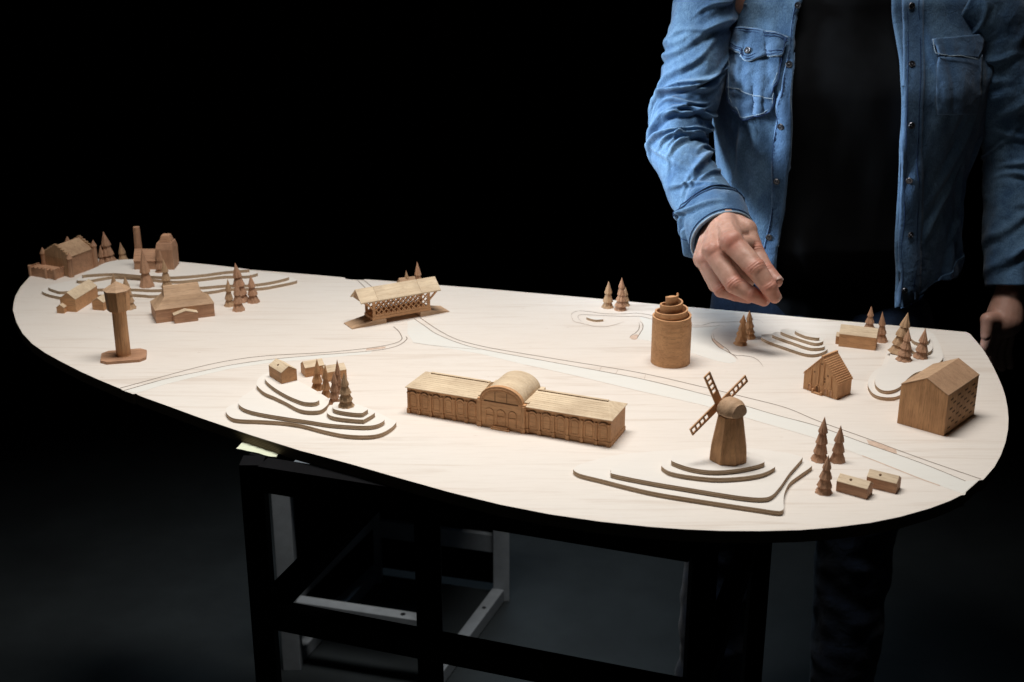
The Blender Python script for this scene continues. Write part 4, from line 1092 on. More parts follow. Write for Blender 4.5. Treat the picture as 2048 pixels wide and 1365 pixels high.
for q, am in ((IDX[0], 1.0), (MID[0], .55), (RNG[0], .5)):
    d_ = np.linalg.norm(HVn - np.array(q[0] - view * q[1]), axis=1); red += am * 1.1 * np.exp(-(d_ / .022) ** 2)
for fg in (IDX, MID, RNG, THB): d_ = np.linalg.norm(HVn - np.array(fg[3][0]), axis=1); red += .8 * np.exp(-(d_ / .022) ** 2)
for fg in (IDX, MID, RNG):
    a_, b_ = np.array(W1[0] - view * .03), np.array(fg[0][0] - view * fg[0][1]); ab = b_ - a_
    tq = np.clip(((HVn - a_) @ ab) / (ab @ ab), .15, .95); dd = np.linalg.norm(HVn - a_ - np.outer(tq, ab), axis=1)
    disp += .0030 * np.exp(-(dd / .0060) ** 2) * (tq > .15) * (tq < .95)
for vp in ([(1440, 455), (1446, 470), (1440, 488), (1447, 505)], [(1462, 447), (1470, 462), (1484, 476)], [(1425, 470), (1421, 485), (1410, 500)]):
    vps = [np.array(aty(x, y, 2.66)) for x, y in catmull(vp, False, 6)]
    ro_ = np.array(O0); dirs = HVn - ro_; dirs /= np.linalg.norm(dirs, axis=1)[:, None]
    best = np.full(len(HVn), 9.)
    for a_, b_ in zip(vps[:-1], vps[1:]):
        for q_ in (0, .5):
            pt = a_ * (1 - q_) + b_ * q_; pd = (pt - ro_) / np.linalg.norm(pt - ro_)
            best = np.minimum(best, np.linalg.norm(np.cross(dirs, pd), axis=1) * 2.8)
    disp += .0016 * np.exp(-(best / .0042) ** 2) * (HNn @ vw < -.2)
nzv = np.array([noise.noise(Vector(v) * 70) for v in HVn]); disp += nzv * .0007
HVn = HVn + HNn * disp[:, None]

# rest of the body: torso, neck, head, upper arms, hanging left arm and hand
PX, PY = 0.80, 3.12       # centre of the torso
bmx = MB()
SHZ = T + 0.66            # shoulder height
def B(x, y, z): return Vector((PX + x, PY + y, z))
capsule(bmx, B(0, 0, T + .02), B(0, 0, T + .25), .165, .165, flat=(Vector((0, 1, 0)), .72)); capsule(bmx, B(-.07, 0, T + .25), B(-.07, 0, T + .52), .16, .16, flat=(Vector((0, 1, 0)), .72)); capsule(bmx, B(.07, 0, T + .25), B(.07, 0, T + .52), .16, .16, flat=(Vector((0, 1, 0)), .72))
capsule(bmx, B(-.20, 0.01, SHZ-.03), B(.20, 0.01, SHZ-.03), .06, .06); capsule(bmx, B(0, 0, SHZ + .02), B(0, -.01, SHZ + .20), .085, .080)
capsule(bmx, B(0, -.02, SHZ + .30), B(0, -.01, SHZ + .41), .100, .112); capsule(bmx, B(0, -.05, SHZ + .25), B(0, -.03, SHZ + .30), .06, .09)
capsule(bmx, B(0, -.125, SHZ + .33), B(0, -.15, SHZ + .285), .012, .020)     # nose
for sx in (-1, 1):
    capsule(bmx, B(sx * .108, 0, SHZ + .30), B(sx * .113, .006, SHZ + .35), .014, .020)
    capsule(bmx, B(sx * .040, -.108, SHZ + .355), B(sx * .041, -.108, SHZ + .356), .02, .02)
capsule(bmx, B(-.03, -.125, SHZ + .252), B(.03, -.125, SHZ + .252), .010, .010)
shR = aty(1420, -25, 3.10); elR = J(1364, 296, 2.98)[0]
capsule(bmx, B(-.20, 0.01, SHZ-.03), shR, .06, .045); capsule(bmx, shR, elR, .045, .040); capsule(bmx, elR, W0[0], .040, .036)
shL = B(.30, .0, SHZ - .03); elL = aty(2035, 300, 3.12); wrL = aty(2022, 575, 3.00)
capsule(bmx, B(.20, 0.01, SHZ-.03), shL, .06, .05); capsule(bmx, shL, elL, .05, .045); capsule(bmx, elL, wrL, .054, .036)

lh = MB(); hc_ = aty(2008, 640, 2.97); capsule(lh, wrL, hc_, .034, .045, flat=(Vector((1, 0, 0)), 1.0))
for k, (fx, fy) in enumerate(((1972, 690), (1982, 706), (1996, 712), (2012, 708))):
    m0 = aty(1985 + 11 * k, 655, 2.95 + .012 * k); m1 = aty(fx, fy, 2.96 + .02 * k); m2_ = aty(fx + 8, fy + 24, 2.99 + .02 * k)
    capsule(lh, m0, m1, .017, .0145); capsule(lh, m1, m2_, .0145, .011)
capsule(lh, hc_, aty(1975, 640, 2.93), .024, .018); capsule(lh, aty(1975, 640, 2.93), aty(1972, 672, 2.92), .017, .013)
for sx in (-1, 1):
    capsule(bmx, B(sx * .10, 0, T - .02), B(.12 if sx > 0 else -.22, 0, .64), .11, .082); capsule(bmx, B(.12 if sx > 0 else -.22, 0, .64), B(.125 if sx > 0 else -.24, .02, .10), .080, .052)
    capsule(bmx, B(.125 if sx > 0 else -.24, .03, .06), B(.14 if sx > 0 else -.25, -.20, .05), .045, .045)
BVv, BF, BN = remesh(bmx, 0.0085, 6, 0.5)
lv, lf, ln = remesh(lh, 0.004, 4, 0.5); ob_ = len(BVv); BVv = BVv + lv; BF = BF + [tuple(i + ob_ for i in f) for f in lf]

def skin_mat():
    m, nt, b = new_mat('skin', 0.48, 0.4)
    b.inputs['Subsurface Weight'].default_value = 0.12
    b.inputs['Subsurface Radius'].default_value = (0.016, 0.006, 0.003); b.inputs['Subsurface Scale'].default_value = 1.0
    v = coords(nt, (55, 55, 55), rand=False)
    n1 = N(nt, 'ShaderNodeTexNoise', Scale=1.0, Detail=5.0, Roughness=.6); nt.links.new(v, n1.inputs['Vector'])
    r = ramp(nt, [(.3, (0.41, 0.225, 0.165)), (.7, (0.52, 0.31, 0.24))]); nt.links.new(n1.outputs[0], r.inputs[0])
    at_ = N(nt, 'ShaderNodeAttribute'); at_.attribute_name = 'redness'
    f_ = N(nt, 'ShaderNodeMath', operation='MULTIPLY'); nt.links.new(at_.outputs['Fac'], f_.inputs[0]); f_.inputs[1].default_value = .62; f_.use_clamp = True
    c = mixc(nt, r.outputs[0], (0.46, 0.15, 0.105), f_.outputs[0])
    nt.links.new(c, b.inputs['Base Color'])
    v2 = coords(nt, (420, 420, 420), rand=False)
    vo = N(nt, 'ShaderNodeTexVoronoi', Scale=1.0); nt.links.new(v2, vo.inputs['Vector'])
    bump(nt, b, vo.outputs['Distance'], .22, .0008)
    return m
SKIN = skin_mat()
person = thing('person', 'person in open blue denim shirt and black t-shirt reaching a hand over the table', 'person', (PX, PY, 0))
nb = len(HVn)
mb = MB(); mb.v = [tuple(v) for v in HVn] + BVv; mb.f = list(HF) + [tuple(i + nb for i in f) for f in BF]; mb.m = [0] * len(mb.f)
def pb_(name, mb_, mats, parent=person, **k):
    o = build(name, mb_, mats, parent, **k)
    if parent is person: o.location = (-PX, -PY, 0)
    return o
body_o = pb_('body', mb, SKIN)
body_o.data.polygons.foreach_set('use_smooth', [True] * len(body_o.data.polygons))
ra_ = body_o.data.attributes.new('redness', 'FLOAT', 'POINT')
ra_.data.foreach_set('value', list(np.clip(red, 0, 1.6)) + [0.15] * len(BVv))
# nails
NAIL = plain('fingernail', (0.52, 0.33, 0.275), 0.28, 0.04, 60, 0.5)
for fg, side in ((IDX, Vector((.75, -.2, .55))), (MID, Vector((.25, -.5, .75))), (THB, Vector((.3, -.2, .9)))):
    t_ = (fg[3][0] - fg[2][0]).normalized(); nn = (side - t_ * side.dot(t_)).normalized(); x_ = t_.cross(nn)
    m_ = MB(); r_ = fg[3][1]; vs = []; g = 9
    for i in range(g):
        for j in range(g):
            u_ = -1 + 2 * i / (g - 1); w_ = -1 + 2 * j / (g - 1)
            al = fg[3][0] + t_ * (r_ * .02 + u_ * r_ * .62 * (1 - .18 * w_ * w_)) + x_ * (math.sin(w_ * .95) * r_ * .93) + nn * (math.cos(w_ * .95) * r_ * 1.0 - (.10 * r_ * max(0, u_) ** 2) - .0002)
            vs.append(al)
    m_.add(vs, [(i * g + j, i * g + j + 1, (i + 1) * g + j + 1, (i + 1) * g + j) for i in range(g - 1) for j in range(g - 1)])
    o = pb_('fingernail', m_, NAIL, smooth=True); s_ = o.modifiers.new('s', 'SOLIDIFY'); s_.thickness = .0012

# ---------------- clothes
def denim(name, light, dark, edge=0.35):
    m, nt, b = new_mat(name, 0.85, 0.12)
    b.inputs['Sheen Weight'].default_value = 0.15
    v = coords(nt, (16, 16, 9), rand=False)
    n1 = N(nt, 'ShaderNodeTexNoise', Scale=1.0, Detail=6.0, Roughness=.62); nt.links.new(v, n1.inputs['Vector'])
    r = ramp(nt, [(.38, dark), (.62, light)]); nt.links.new(n1.outputs[0], r.inputs[0])
    v2 = coords(nt, (620, 620, 190), (0, math.radians(28), 0), False)
    n2 = N(nt, 'ShaderNodeTexNoise', Scale=1.0, Detail=2.0); nt.links.new(v2, n2.inputs['Vector'])
    r2 = ramp(nt, [(.38, (.58, .63, .70)), (.62, (1.32, 1.27, 1.22))]); nt.links.new(n2.outputs[0], r2.inputs[0])
    c = mixc(nt, r.outputs[0], r2.outputs[0], .75, 'MULTIPLY')
    # worn pale ridges
    g = N(nt, 'ShaderNodeNewGeometry')
    rp = ramp(nt, [(.51, (0, 0, 0)), (.60, (1, 1, 1))]); nt.links.new(g.outputs['Pointiness'], rp.inputs[0])
    f_ = N(nt, 'ShaderNodeMath', operation='MULTIPLY'); nt.links.new(rp.outputs[0], f_.inputs[0]); f_.inputs[1].default_value = edge
    c = mixc(nt, c, tuple(min(.8, x * 1.5 + .03) for x in light), f_.outputs[0])
    nt.links.new(c, b.inputs['Base Color'])
    v3 = coords(nt, (30, 30, 30), rand=False)
    n3 = N(nt, 'ShaderNodeTexNoise', Scale=1.0, Detail=5.0, Roughness=.6, Distortion=.8); nt.links.new(v3, n3.inputs['Vector'])
    ad = N(nt, 'ShaderNodeMath', operation='MULTIPLY_ADD'); nt.links.new(n3.outputs[0], ad.inputs[0]); ad.inputs[1].default_value = 6.0; nt.links.new(n2.outputs[0], ad.inputs[2])
    bump(nt, b, ad.outputs[0], .55, .0012)
    return m
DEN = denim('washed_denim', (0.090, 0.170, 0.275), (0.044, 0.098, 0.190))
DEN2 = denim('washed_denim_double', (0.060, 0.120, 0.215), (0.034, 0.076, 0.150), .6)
JEAN = denim('dark_jeans', (0.010, 0.022, 0.05), (0.005, 0.012, 0.028))
TEE = plain('black_cotton', (0.0045, 0.005, 0.006), 0.95, 0.2, 30, 0.08)
THREAD = plain('navy_thread', (0.012, 0.025, 0.07), 0.9, 0.2, 60, 0.1)
PALE = plain('worn_hem_edge', (0.24, 0.31, 0.38), 0.9, 0.2, 90, 0.1)
SNAP = plain('dark_metal_snap', (0.10, 0.10, 0.11), 0.3, 0.1, 60, 0.5, 0.9)

def fold(x): return math.exp(-x * x) - 0.45 * math.exp(-((x - 1.6) / .9) ** 2)
def gridmesh(rows, closed):
    m_ = MB(); n_ = len(rows[0]); m_.add([p for r in rows for p in r], [])
    for i in range(len(rows) - 1):
        for k in range(n_ if closed else n_ - 1):
            j = (k + 1) % n_; m_.f.append((i * n_ + k, i * n_ + j, (i + 1) * n_ + j, (i + 1) * n_ + k)); m_.m.append(0)
    return m_
def interp(tab, q):
    for (a, va), (b, vb) in zip(tab[:-1], tab[1:]):
        if q <= b:
            t_ = max(0, (q - a) / (b - a)); t_ = t_ * t_ * (3 - 2 * t_); return va + (vb - va) * t_
    return tab[-1][1]

# sleeve: swept along the arm with gathered folds
def sleeve(axis, folds, seed, nu=300, nv=150):
    """axis: list of (point, radius)"""
    P = [a[0] for a in axis]; R_ = [a[1] for a in axis]
    pts = []; rad = []
    seg = 24; m_ = len(P)
    for i in range(m_ - 1):
        p0, p1, p2, p3 = P[max(i - 1, 0)], P[i], P[i + 1], P[min(i + 2, m_ - 1)]
        for k in range(seg):
            t_ = k / seg
            pts.append(0.5 * ((2 * p1) + (p2 - p0) * t_ + (2 * p0 - 5 * p1 + 4 * p2 - p3) * t_ * t_ + (3 * p1 - 3 * p2 + p3 - p0) * t_ ** 3))
            rad.append(R_[i] + (R_[i + 1] - R_[i]) * (t_ * t_ * (3 - 2 * t_)))
    pts.append(P[-1]); rad.append(R_[-1])
    cum = [0]
    for a, b in zip(pts[:-1], pts[1:]): cum.append(cum[-1] + (b - a).length)
    Lt_ = cum[-1]; rows = []; ii = 0
    for u_ in range(nu + 1):
        s_ = Lt_ * u_ / nu
        while ii < len(cum) - 2 and cum[ii + 1] < s_: ii += 1
        f_ = (s_ - cum[ii]) / (cum[ii + 1] - cum[ii]); p = pts[ii].lerp(pts[ii + 1], f_); r = rad[ii] + (rad[ii + 1] - rad[ii]) * f_
        tn = (pts[min(ii + 3, len(pts) - 1)] - pts[max(ii - 3, 0)]).normalized()
        # reference: direction towards the camera
        cvw = (Vector((0, 0, H)) * 0 + Vector((0, -1, .35))).normalized(); e1_ = (cvw - tn * cvw.dot(tn)).normalized(); e2_ = tn.cross(e1_)
        row = []
        for k in range(nv):
            th = 2 * math.pi * k / nv          # 0 faces the camera, + towards e2
            d = 0
            for (s0, th0, slope, w_, am, span) in folds:
                dth = (th - th0 + math.pi) % (2 * math.pi) - math.pi
                if abs(dth) < span:
                    win = math.cos(dth / span * math.pi / 2) ** 1.2
                    d += am * win * fold((s_ / Lt_ - s0 - slope * dth - .012 * math.sin(3 * dth + seed)) / w_)
            q = p + (e1_ * math.cos(th) + e2_ * math.sin(th)) * r
            nz = noise.noise(Vector((q.x * 9 + seed, q.y * 9, q.z * 9))) * .009 + noise.noise(Vector((q.x * 24 + seed, q.y * 24, q.z * 24))) * .0045 + noise.noise(Vector((q.x * 60 + seed, q.y * 60, q.z * 60))) * .0014
            taper = min(1, (1 - u_ / nu) * 14 + .12)
            row.append(p + (e1_ * math.cos(th) + e2_ * math.sin(th)) * (r + (d + nz) * taper))
        rows.append(row)
    return rows
rr = random.Random(11)
fo_ = []
for k in range(11):   # gathered elbow folds
    fo_.append((.43 + .022 * k + rr.uniform(-.006, .006), rr.uniform(-.9, 1.0), rr.uniform(.02, .075), rr.uniform(.0055, .0105), rr.uniform(.009, .017), rr.uniform(1.0, 2.2)))
for k in range(9):    # forearm spirals
    fo_.append((.66 + .032 * k + rr.uniform(-.01, .01), rr.uniform(-1.6, 1.6), rr.uniform(-.11, .10), rr.uniform(.007, .014), rr.uniform(.006, .013), rr.uniform(.8, 1.6)))
for k in range(9):    # upper arm drags
    fo_.append((.05 + .042 * k + rr.uniform(-.01, .01), rr.uniform(-1.2, 1.4), rr.uniform(.03, .12), rr.uniform(.008, .017), rr.uniform(.005, .012), rr.uniform(.8, 1.7)))
AX = [(aty(1452, -110, 3.10), 74 * PS), (aty(1418, -10, 3.09), 66 * PS), (aty(1400, 80, 3.07), 67 * PS), (aty(1386, 160, 3.05), 68 * PS), (aty(1366, 232, 3.02), 66 * PS),
      (aty(1361, 292, 2.98), 64 * PS), (aty(1376, 345, 2.92), 62 * PS), (aty(1402, 393, 2.87), 64 * PS), (aty(1425, 436, 2.81), 68 * PS), (aty(1446, 478, 2.740), 63 * PS)]
shirt_l_rows = sleeve(AX, fo_, 3)

# shirt body surface
HEM = T - 0.04
def sect(z, phi, a, b, n_=2.25):
    s_, c_ = math.sin(phi), math.cos(phi)
    return (-a * math.copysign(abs(s_) ** (2 / n_), s_), -b * math.copysign(abs(c_) ** (2 / n_), c_))
def ax_w(z):
    q = (z - T) / .66
    return interp([(-.25, .315), (.0, .305), (.3, .292), (.75, .325), (1.0, .29), (1.14, .15)], q), interp([(-.2, .195), (.3, .190), (.7, .210), (1.0, .13), (1.14, .085)], q)
torso_f = []
for k in range(34):
    torso_f.append((rr.uniform(.35, 1.6) * rr.choice((-1, 1)), T + rr.uniform(-.05, .6), rr.uniform(-.55, .55), rr.uniform(.007, .016), rr.uniform(.005, .011), rr.uniform(.06, .18)))
def shirt_pt(phi, z, off=0.0, folds=True):
    a, b = ax_w(z); d = off
    if folds:
        arc_ = phi * .26
        d += .006 * math.sin(phi * 9 + z * 3 + 1.3 * math.sin(z * 5)) * (0.4 + .6 * max(0, (T + .45 - z) / .5)) 
        for (p0, z0, sl2, w_, am, ln) in torso_f:
            dp = arc_ - p0 * .26; dz_ = z - z0
            al = dz_ * math.cos(sl2) + dp * math.sin(sl2); ac = dp * math.cos(sl2) - dz_ * math.sin(sl2)
            if abs(al) < ln and abs(ac) < w_ * 4: d += am * math.cos(al / ln * math.pi / 2) ** 2 * fold(ac / w_)
        d += noise.noise(Vector((phi * 3, z * 8, 1.7))) * .006 + noise.noise(Vector((phi * 9, z * 22, 4.7))) * .0022
    x_, y_ = sect(z, phi, a + d, b + d)
    return Vector((PX + x_, PY + y_, z))
def phi_for_x(xw, z):
    lo, hi = -1.5, 1.5
    for _ in range(30):
        m_ = (lo + hi) / 2
        if shirt_pt(m_, z, 0, False).x < xw: hi = m_
        else: lo = m_
    return (lo + hi) / 2
YF = 2.94
def edgeline(tab):
    out = []
    for (x_, y_) in tab: p = aty(x_, y_, YF); out.append((p.z, p.x))
    out.sort(); return out
EL = edgeline([(1650, -120), (1618, 0), (1604, 46), (1597, 77), (1583, 185), (1584, 265), (1580, 332), (1572, 420), (1562, 470), (1552, 530), (1532, 626), (1528, 690)])
ER = edgeline([(1785, -120), (1797, 0), (1800, 130), (1797, 260), (1795, 400), (1788, 560), (1782, 690)])
nz_, nph = 150, 190
rows = []; ZT = SHZ + .085
for i in range(nz_ + 1):
    z = HEM + (ZT - HEM) * i / nz_
    pl_ = phi_for_x(interp(EL, z), z); pr_ = phi_for_x(interp(ER, z), z)
    row = []
    for k in range(nph + 1):
        phi = pl_ + (2 * math.pi + pr_ - pl_) * k / nph
        zz = z
        if i < 12:   # curved shirt tail, higher at the sides
            zz = z + .13 * (1 - i / 12) * abs(math.sin(phi)) ** 2
        p = shirt_pt(phi if phi < math.pi else phi - 2 * math.pi, zz)
        row.append(p)
    rows.append(row)
shm = gridmesh(rows, False)
shirt = pb_('denim_shirt', shm, DEN)
shirt['label'] = 'washed blue denim shirt hanging open'
shirt.data.polygons.foreach_set('use_smooth', [True] * len(shirt.data.polygons))
sd_ = shirt.modifiers.new('s', 'SOLIDIFY'); sd_.thickness = .0035
def sp_(name, mb_, mats, sm=True, solid=0, **k):
    o = build(name, mb_, mats, shirt, **k)
    if sm: o.data.polygons.foreach_set('use_smooth', [True] * len(o.data.polygons))
    if solid: s2 = o.modifiers.new('s', 'SOLIDIFY'); s2.thickness = solid
    return o
sp_('sleeve', gridmesh(shirt_l_rows[:279], True), DEN, solid=.004)
AXL = [(B(.23, 0, SHZ + .01), .095), (shL, .098), (shL.lerp(elL, .5), .090), (elL, .082), (elL.lerp(wrL, .5), .070), (wrL, .060)]
fl_ = [(.1 + .055 * k, rr.uniform(-1.5, 1.5), rr.uniform(-.08, .08), rr.uniform(.010, .02), rr.uniform(.004, .010), rr.uniform(.8, 1.8)) for k in range(16)]
sp_('sleeve', gridmesh(sleeve(AXL, fl_, 8, 150, 90), True), DEN, solid=.004)

from mathutils.bvhtree import BVHTree
bvh = BVHTree.FromPolygons([Vector(v) for v in shm.v], shm.f)
cup = gridmesh(shirt_l_rows, True)
bvs = BVHTree.FromPolygons([Vector(v) for v in cup.v], cup.f)
O_ = Vector((0, 0, H))
def cast(tree_, x, y, off=.003):
    h_ = tree_.ray_cast(O_, ray(x, y).normalized())
    if h_[0] is None:
        p = aty(x, y, YF + .05); h_ = tree_.find_nearest(p)
    n_ = h_[1]
    if n_.dot(ray(x, y)) > 0: n_ = -n_
    return h_[0] + n_ * off, n_
def polyline(px, n=8):
    return catmull(px, False, n)
def seam(name, tree_, px, r=.0009, mat=THREAD, off=.0028, n=10, dash=False):
    pts = [cast(tree_, x, y, off)[0] for x, y in polyline(px, n)]
    m_ = MB()
    if dash:
        k = 0
        L_ = [pts[0]]
        for a, b in zip(pts[:-1], pts[1:]):
            ns = max(1, int((b - a).length / .004)); L_ += [a.lerp(b, (j + 1) / ns) for j in range(ns)]
        while k < len(L_) - 2: m_.tube(L_[k:k + 2], r, 5); k += 2
        if not m_.v: m_.tube(pts, r, 5)
    else: m_.tube(pts, r, 5)
    return sp_(name, m_, mat)
def patch(name, tree_, left, right, mat, off=.005, nu=16, nv=22, thick=.004, wrinkle=.0012):
    """left/right boundary polylines (same number of points, top to bottom)"""
    l = catmull(left, False, 6); r_ = catmull(right, False, 6); rows_ = []
    for i, (a, b) in enumerate(zip(l, r_)):
        row = []
        for k in range(nv + 1):
            q = k / nv; x = a[0] + (b[0] - a[0]) * q; y = a[1] + (b[1] - a[1]) * q
            p, n_ = cast(tree_, x, y, off); p = p + n_ * (noise.noise(Vector((x * .06, y * .06, 3))) * wrinkle * 2)
            row.append(p)
        rows_.append(row)
    return sp_(name, gridmesh(rows_, False), mat, solid=thick)
# plackets
lpo = [(1618, 0), (1604, 46), (1597, 77), (1583, 185), (1584, 265), (1580, 332), (1572, 420), (1562, 470), (1552, 530), (1534, 622)]
lpi = [(1592, 0), (1583, 46), (1578, 92), (1563, 170), (1556, 245), (1548, 310), (1543, 420), (1531, 480), (1521, 540), (1506, 622)]
sh_ = lambda L_, d, dy=0: [(x + d, y + dy) for x, y in L_]
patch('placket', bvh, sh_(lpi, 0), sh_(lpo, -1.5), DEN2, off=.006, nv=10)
seam('hem_edge', bvh, sh_(lpo, -1.5), .0016, PALE, .0075)
seam('stitching', bvh, sh_(lpi, 2.5), .0010, THREAD, .0098); seam('stitching', bvh, sh_(lpi, 5), .0007, THREAD, .0098, dash=True)
rpi = [(1801, 0), (1804, 130), (1801, 260), (1799, 400), (1792, 560), (1786, 640)]
rpo = [(1843, 0), (1845, 130), (1842, 260), (1841, 400), (1836, 560), (1828, 640)]
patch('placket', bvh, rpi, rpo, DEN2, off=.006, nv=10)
for d in (9, 33): seam('stitching', bvh, sh_(rpi, d), .0010, THREAD, .0098)
def snap(tree_, x, y, off=.0105, s=1.0):
    p, n_ = cast(tree_, x, y, off)
    z_ = n_; x_ = z_.cross(Vector((0, 0, 1))).normalized(); y_ = z_.cross(x_)
    M_ = Matrix(((x_.x, y_.x, z_.x, p.x), (x_.y, y_.y, z_.y, p.y), (x_.z, y_.z, z_.z, p.z), (0, 0, 0, 1)))
    prof_ = [(.0078 * s, -.001), (.0078 * s, .0012), (.0068 * s, .0024), (.0052 * s, .0022), (.0046 * s, .0010), (.0026 * s, .0012), (.0018 * s, .0026), (.0004, .0029)]
    return sp_('snap_button', MB().lathe(prof_, 20, 0, M_), SNAP, False)
for q in ((1598, 12), (1577, 132), (1566, 252), (1556, 361), (1539, 474)): snap(bvh, *q)
for q in ((1819, 12), (1820, 132), (1820, 250), (1819, 360), (1815, 470), (1806, 580)): snap(bvh, *q)
# chest pockets
pkL = [(1460, 90), (1459, 130), (1458, 170), (1459, 198), (1488, 240)]
pkR = [(1563, 108), (1558, 148), (1552, 178), (1548, 205), (1542, 222)]
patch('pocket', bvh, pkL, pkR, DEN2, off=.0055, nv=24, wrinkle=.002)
seam('stitching', bvh, [(1461, 100), (1460, 170), (1461, 197), (1474, 221), (1489, 239), (1516, 231), (1541, 220), (1549, 195), (1560, 140), (1563, 112)], .0011, THREAD, .0105)
seam('stitching', bvh, [(1464, 120), (1464, 190), (1477, 217), (1491, 234), (1538, 217), (1545, 193), (1555, 148)], .0007, PALE, .0103)
seam('stitching', bvh, [(1461, 174), (1480, 178), (1500, 187), (1520, 193), (1545, 197)], .0009, PALE, .0105)
flT = [(1457, 58), (1480, 58), (1505, 60), (1530, 64), (1555, 72), (1577, 80)]
flB = [(1459, 96), (1475, 104), (1488, 118), (1502, 126), (1535, 114), (1562, 116)]
l_ = catmull(flT, False, 6); b__ = catmull(flB, False, 6); rows_ = []
for q in range(13):
    rows_.append([(lambda p_: p_[0] + p_[1] * (noise.noise(Vector((a[0] * .07, a[1] * .05 + q * .2, 8))) * .004))(cast(bvh, a[0] + (b[0] - a[0]) * q / 12, a[1] + (b[1] - a[1]) * q / 12, .013)) for a, b in zip(l_, b__)])
sp_('pocket_flap', gridmesh(rows_, False), DEN2, solid=.004)
seam('hem_edge', bvh, flB, .0015, PALE, .0145)
seam('hem_edge', bvh, flT, .0012, PALE, .0145)
for d in (4, 9): seam('stitching', bvh, sh_(flT, 0, d), .0011, THREAD, .0172)
for d in (-4, -9): seam('stitching', bvh, [(x + (1.5 if x < 1500 else -1.5), y + d) for x, y in flB], .0011, THREAD, .0172)
for e_ in ([(1460, 60), (1462, 94)], [(1573, 82), (1560, 112)]): seam('stitching', bvh, e_, .0010, THREAD, .0172)
snap(bvh, 1501, 106, .0185)
# right pocket, deep in the dark
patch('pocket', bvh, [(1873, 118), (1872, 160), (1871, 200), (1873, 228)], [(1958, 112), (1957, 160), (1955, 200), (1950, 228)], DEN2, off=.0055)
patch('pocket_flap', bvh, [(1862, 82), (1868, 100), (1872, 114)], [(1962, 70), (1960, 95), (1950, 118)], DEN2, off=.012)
seam('hem_edge', bvh, [(1862, 84), (1872, 114), (1910, 118), (1945, 124)], .0012, PALE, .0165)
# yoke / armhole seam and cuff
seam('armhole_seam', bvh, [(1457, 0), (1456, 60), (1457, 120), (1459, 190)], .0011, PALE, .003)
# cuff ring: last rows of the sleeve swept again, slightly wider, with the pale folded rim
cr = shirt_l_rows[262:301]; cen = [sum(r_, Vector()) / len(r_) for r_ in cr]
crow = []
for r_, c_ in zip(cr, cen):
    crow.append([p + (p - c_).normalized() * .0045 for p in r_])
cuff = sp_('cuff', gridmesh(crow, True), DEN, solid=.007)
sp_('hem_edge', MB().tube(crow[-1], .0026, 6, closed=True), PALE)
for k in (1, 4, -4): sp_('stitching', MB().tube([p + (p - cen[k]).normalized() * .0016 for p in crow[k]], .0010, 5, closed=True), THREAD)

tabm = MB()
tq = [(1358, 462), (1386, 446), (1402, 508), (1396, 522), (1365, 514)]
for i_ in range(len(tq)): pass
fr_ = [aty(x, y, 2.765) for x, y in tq]; bk = [p + Vector((.012, .03, .0)) for p in fr_]
tabm.add(fr_ + bk, [(0, 1, 2, 3, 4), (9, 8, 7, 6, 5)] + [(i_, (i_ + 1) % 5, 5 + (i_ + 1) % 5, 5 + i_) for i_ in range(5)])
sp_('cuff_tab', tabm, DEN, bevel=.006)
sp_('stitching', MB().tube([aty(x, y, 2.762) for x, y in ((1362, 478), (1375, 482), (1388, 484))], .001, 5), THREAD)
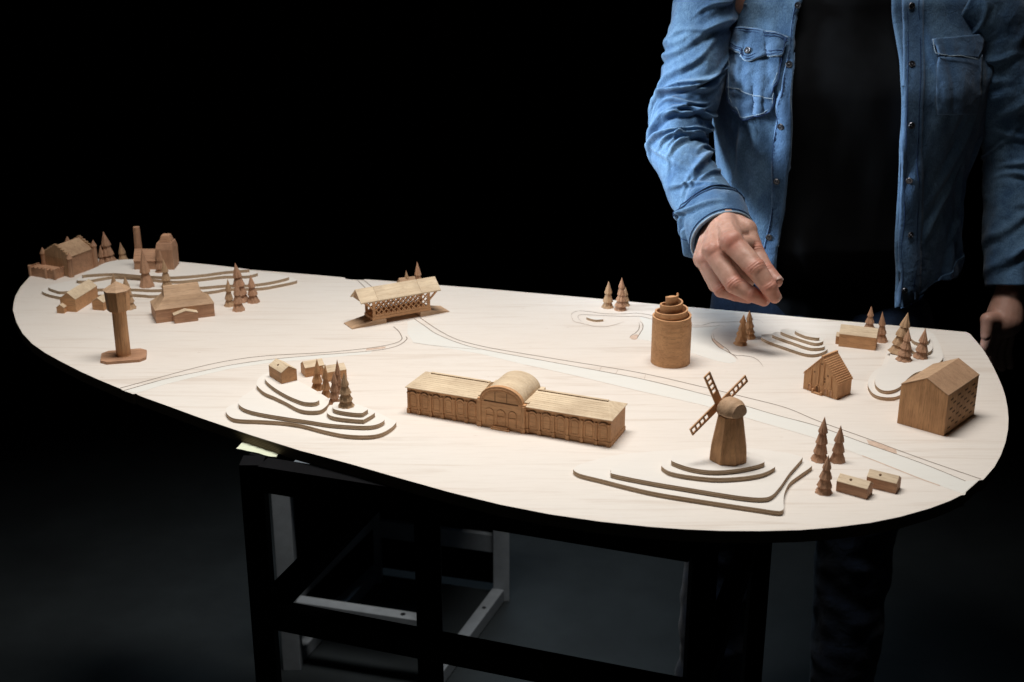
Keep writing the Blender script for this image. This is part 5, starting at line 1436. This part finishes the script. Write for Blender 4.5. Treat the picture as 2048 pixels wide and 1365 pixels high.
# t-shirt
rows = []
for i in range(91):
    z = HEM - .10 + (SHZ + .10 - HEM + .10) * i / 90; a, b = ax_w(z); row = []
    for k in range(96):
        phi = 2 * math.pi * k / 96; d = -.022 - .05 * max(0, min(1, (T + .10 - z) / .12)) + noise.noise(Vector((math.cos(phi) * 2, math.sin(phi) * 2, z * 5))) * .010 + .007 * math.sin(phi * 6 + z * 7 + 2 * math.sin(z * 6)) + noise.noise(Vector((math.cos(phi) * 6 + z * 4, math.sin(phi) * 6, z * 3))) * .008
        x_, y_ = sect(z, phi, a + d, b + d); row.append(Vector((PX + x_, PY + y_, z)))
    rows.append(row)
tee = pb_('t_shirt', gridmesh(rows, True), TEE); tee.data.polygons.foreach_set('use_smooth', [True] * len(tee.data.polygons))
# jeans
jm = MB()
def kx(sx): return .125 if sx > 0 else -.225
capsule(jm, B(-.085, .02, T - .22), B(-.085, .02, T - .10), .245, .215, 40, flat=(Vector((0, 1, 0)), .55)); capsule(jm, B(.05, .02, T - .22), B(.05, .02, T - .14), .245, .215, 40, flat=(Vector((0, 1, 0)), .55))
for sx in (-1, 1):
    capsule(jm, B(sx * .115, 0, T - .16), B(kx(sx), -.01, .66), .158, .112, 30); capsule(jm, B(kx(sx), -.01, .66), B(kx(sx) * 1.08, .02, .12), .108, .088, 30)
JV, JF, JN = remesh(jm, .010, 8)
JV = [tuple(Vector(v) + Vector(n_) * (noise.noise(Vector((v[0] * 6, v[1] * 6, v[2] * 9))) * .012 + noise.noise(Vector((v[0] * 17 + 5, v[1] * 17, v[2] * 21))) * .006)) for v, n_ in zip(JV, JN)]
m_ = MB(); m_.v = JV; m_.f = JF; m_.m = [0] * len(JF)
je = pb_('jeans', m_, JEAN); je.data.polygons.foreach_set('use_smooth', [True] * len(je.data.polygons))
# hair and shoes (outside the frame)
hmx = MB(); capsule(hmx, B(0, .02, SHZ + .36), B(0, .02, SHZ + .44), .118, .112); capsule(hmx, B(0, .05, SHZ + .28), B(0, .04, SHZ + .36), .09, .11)
V_, F_, _n = remesh(hmx, .01, 4); m_ = MB(); m_.v = V_; m_.f = F_; m_.m = [0] * len(F_)
pb_('hair', m_, plain('brown_hair', (.03, .02, .013), .6, .3, 60))
for sx in (-1, 1):
    sxx = .135 if sx > 0 else -.243; s_ = MB(); capsule(s_, B(sxx, .05, .06), B(sxx * 1.05, -.24, .048), .062, .050, flat=(Vector((0, 0, 1)), .95)); s_.box(PX + sxx - .06, PX + sxx + .06, PY - .28, PY + .10, .001, .02)
    V_, F_, _n = remesh(s_, .008, 4); m_ = MB(); m_.v = V_; m_.f = F_; m_.m = [0] * len(F_)
    pb_('shoe', m_, plain('black_shoe', (.012, .012, .013), .6, .2, 30))
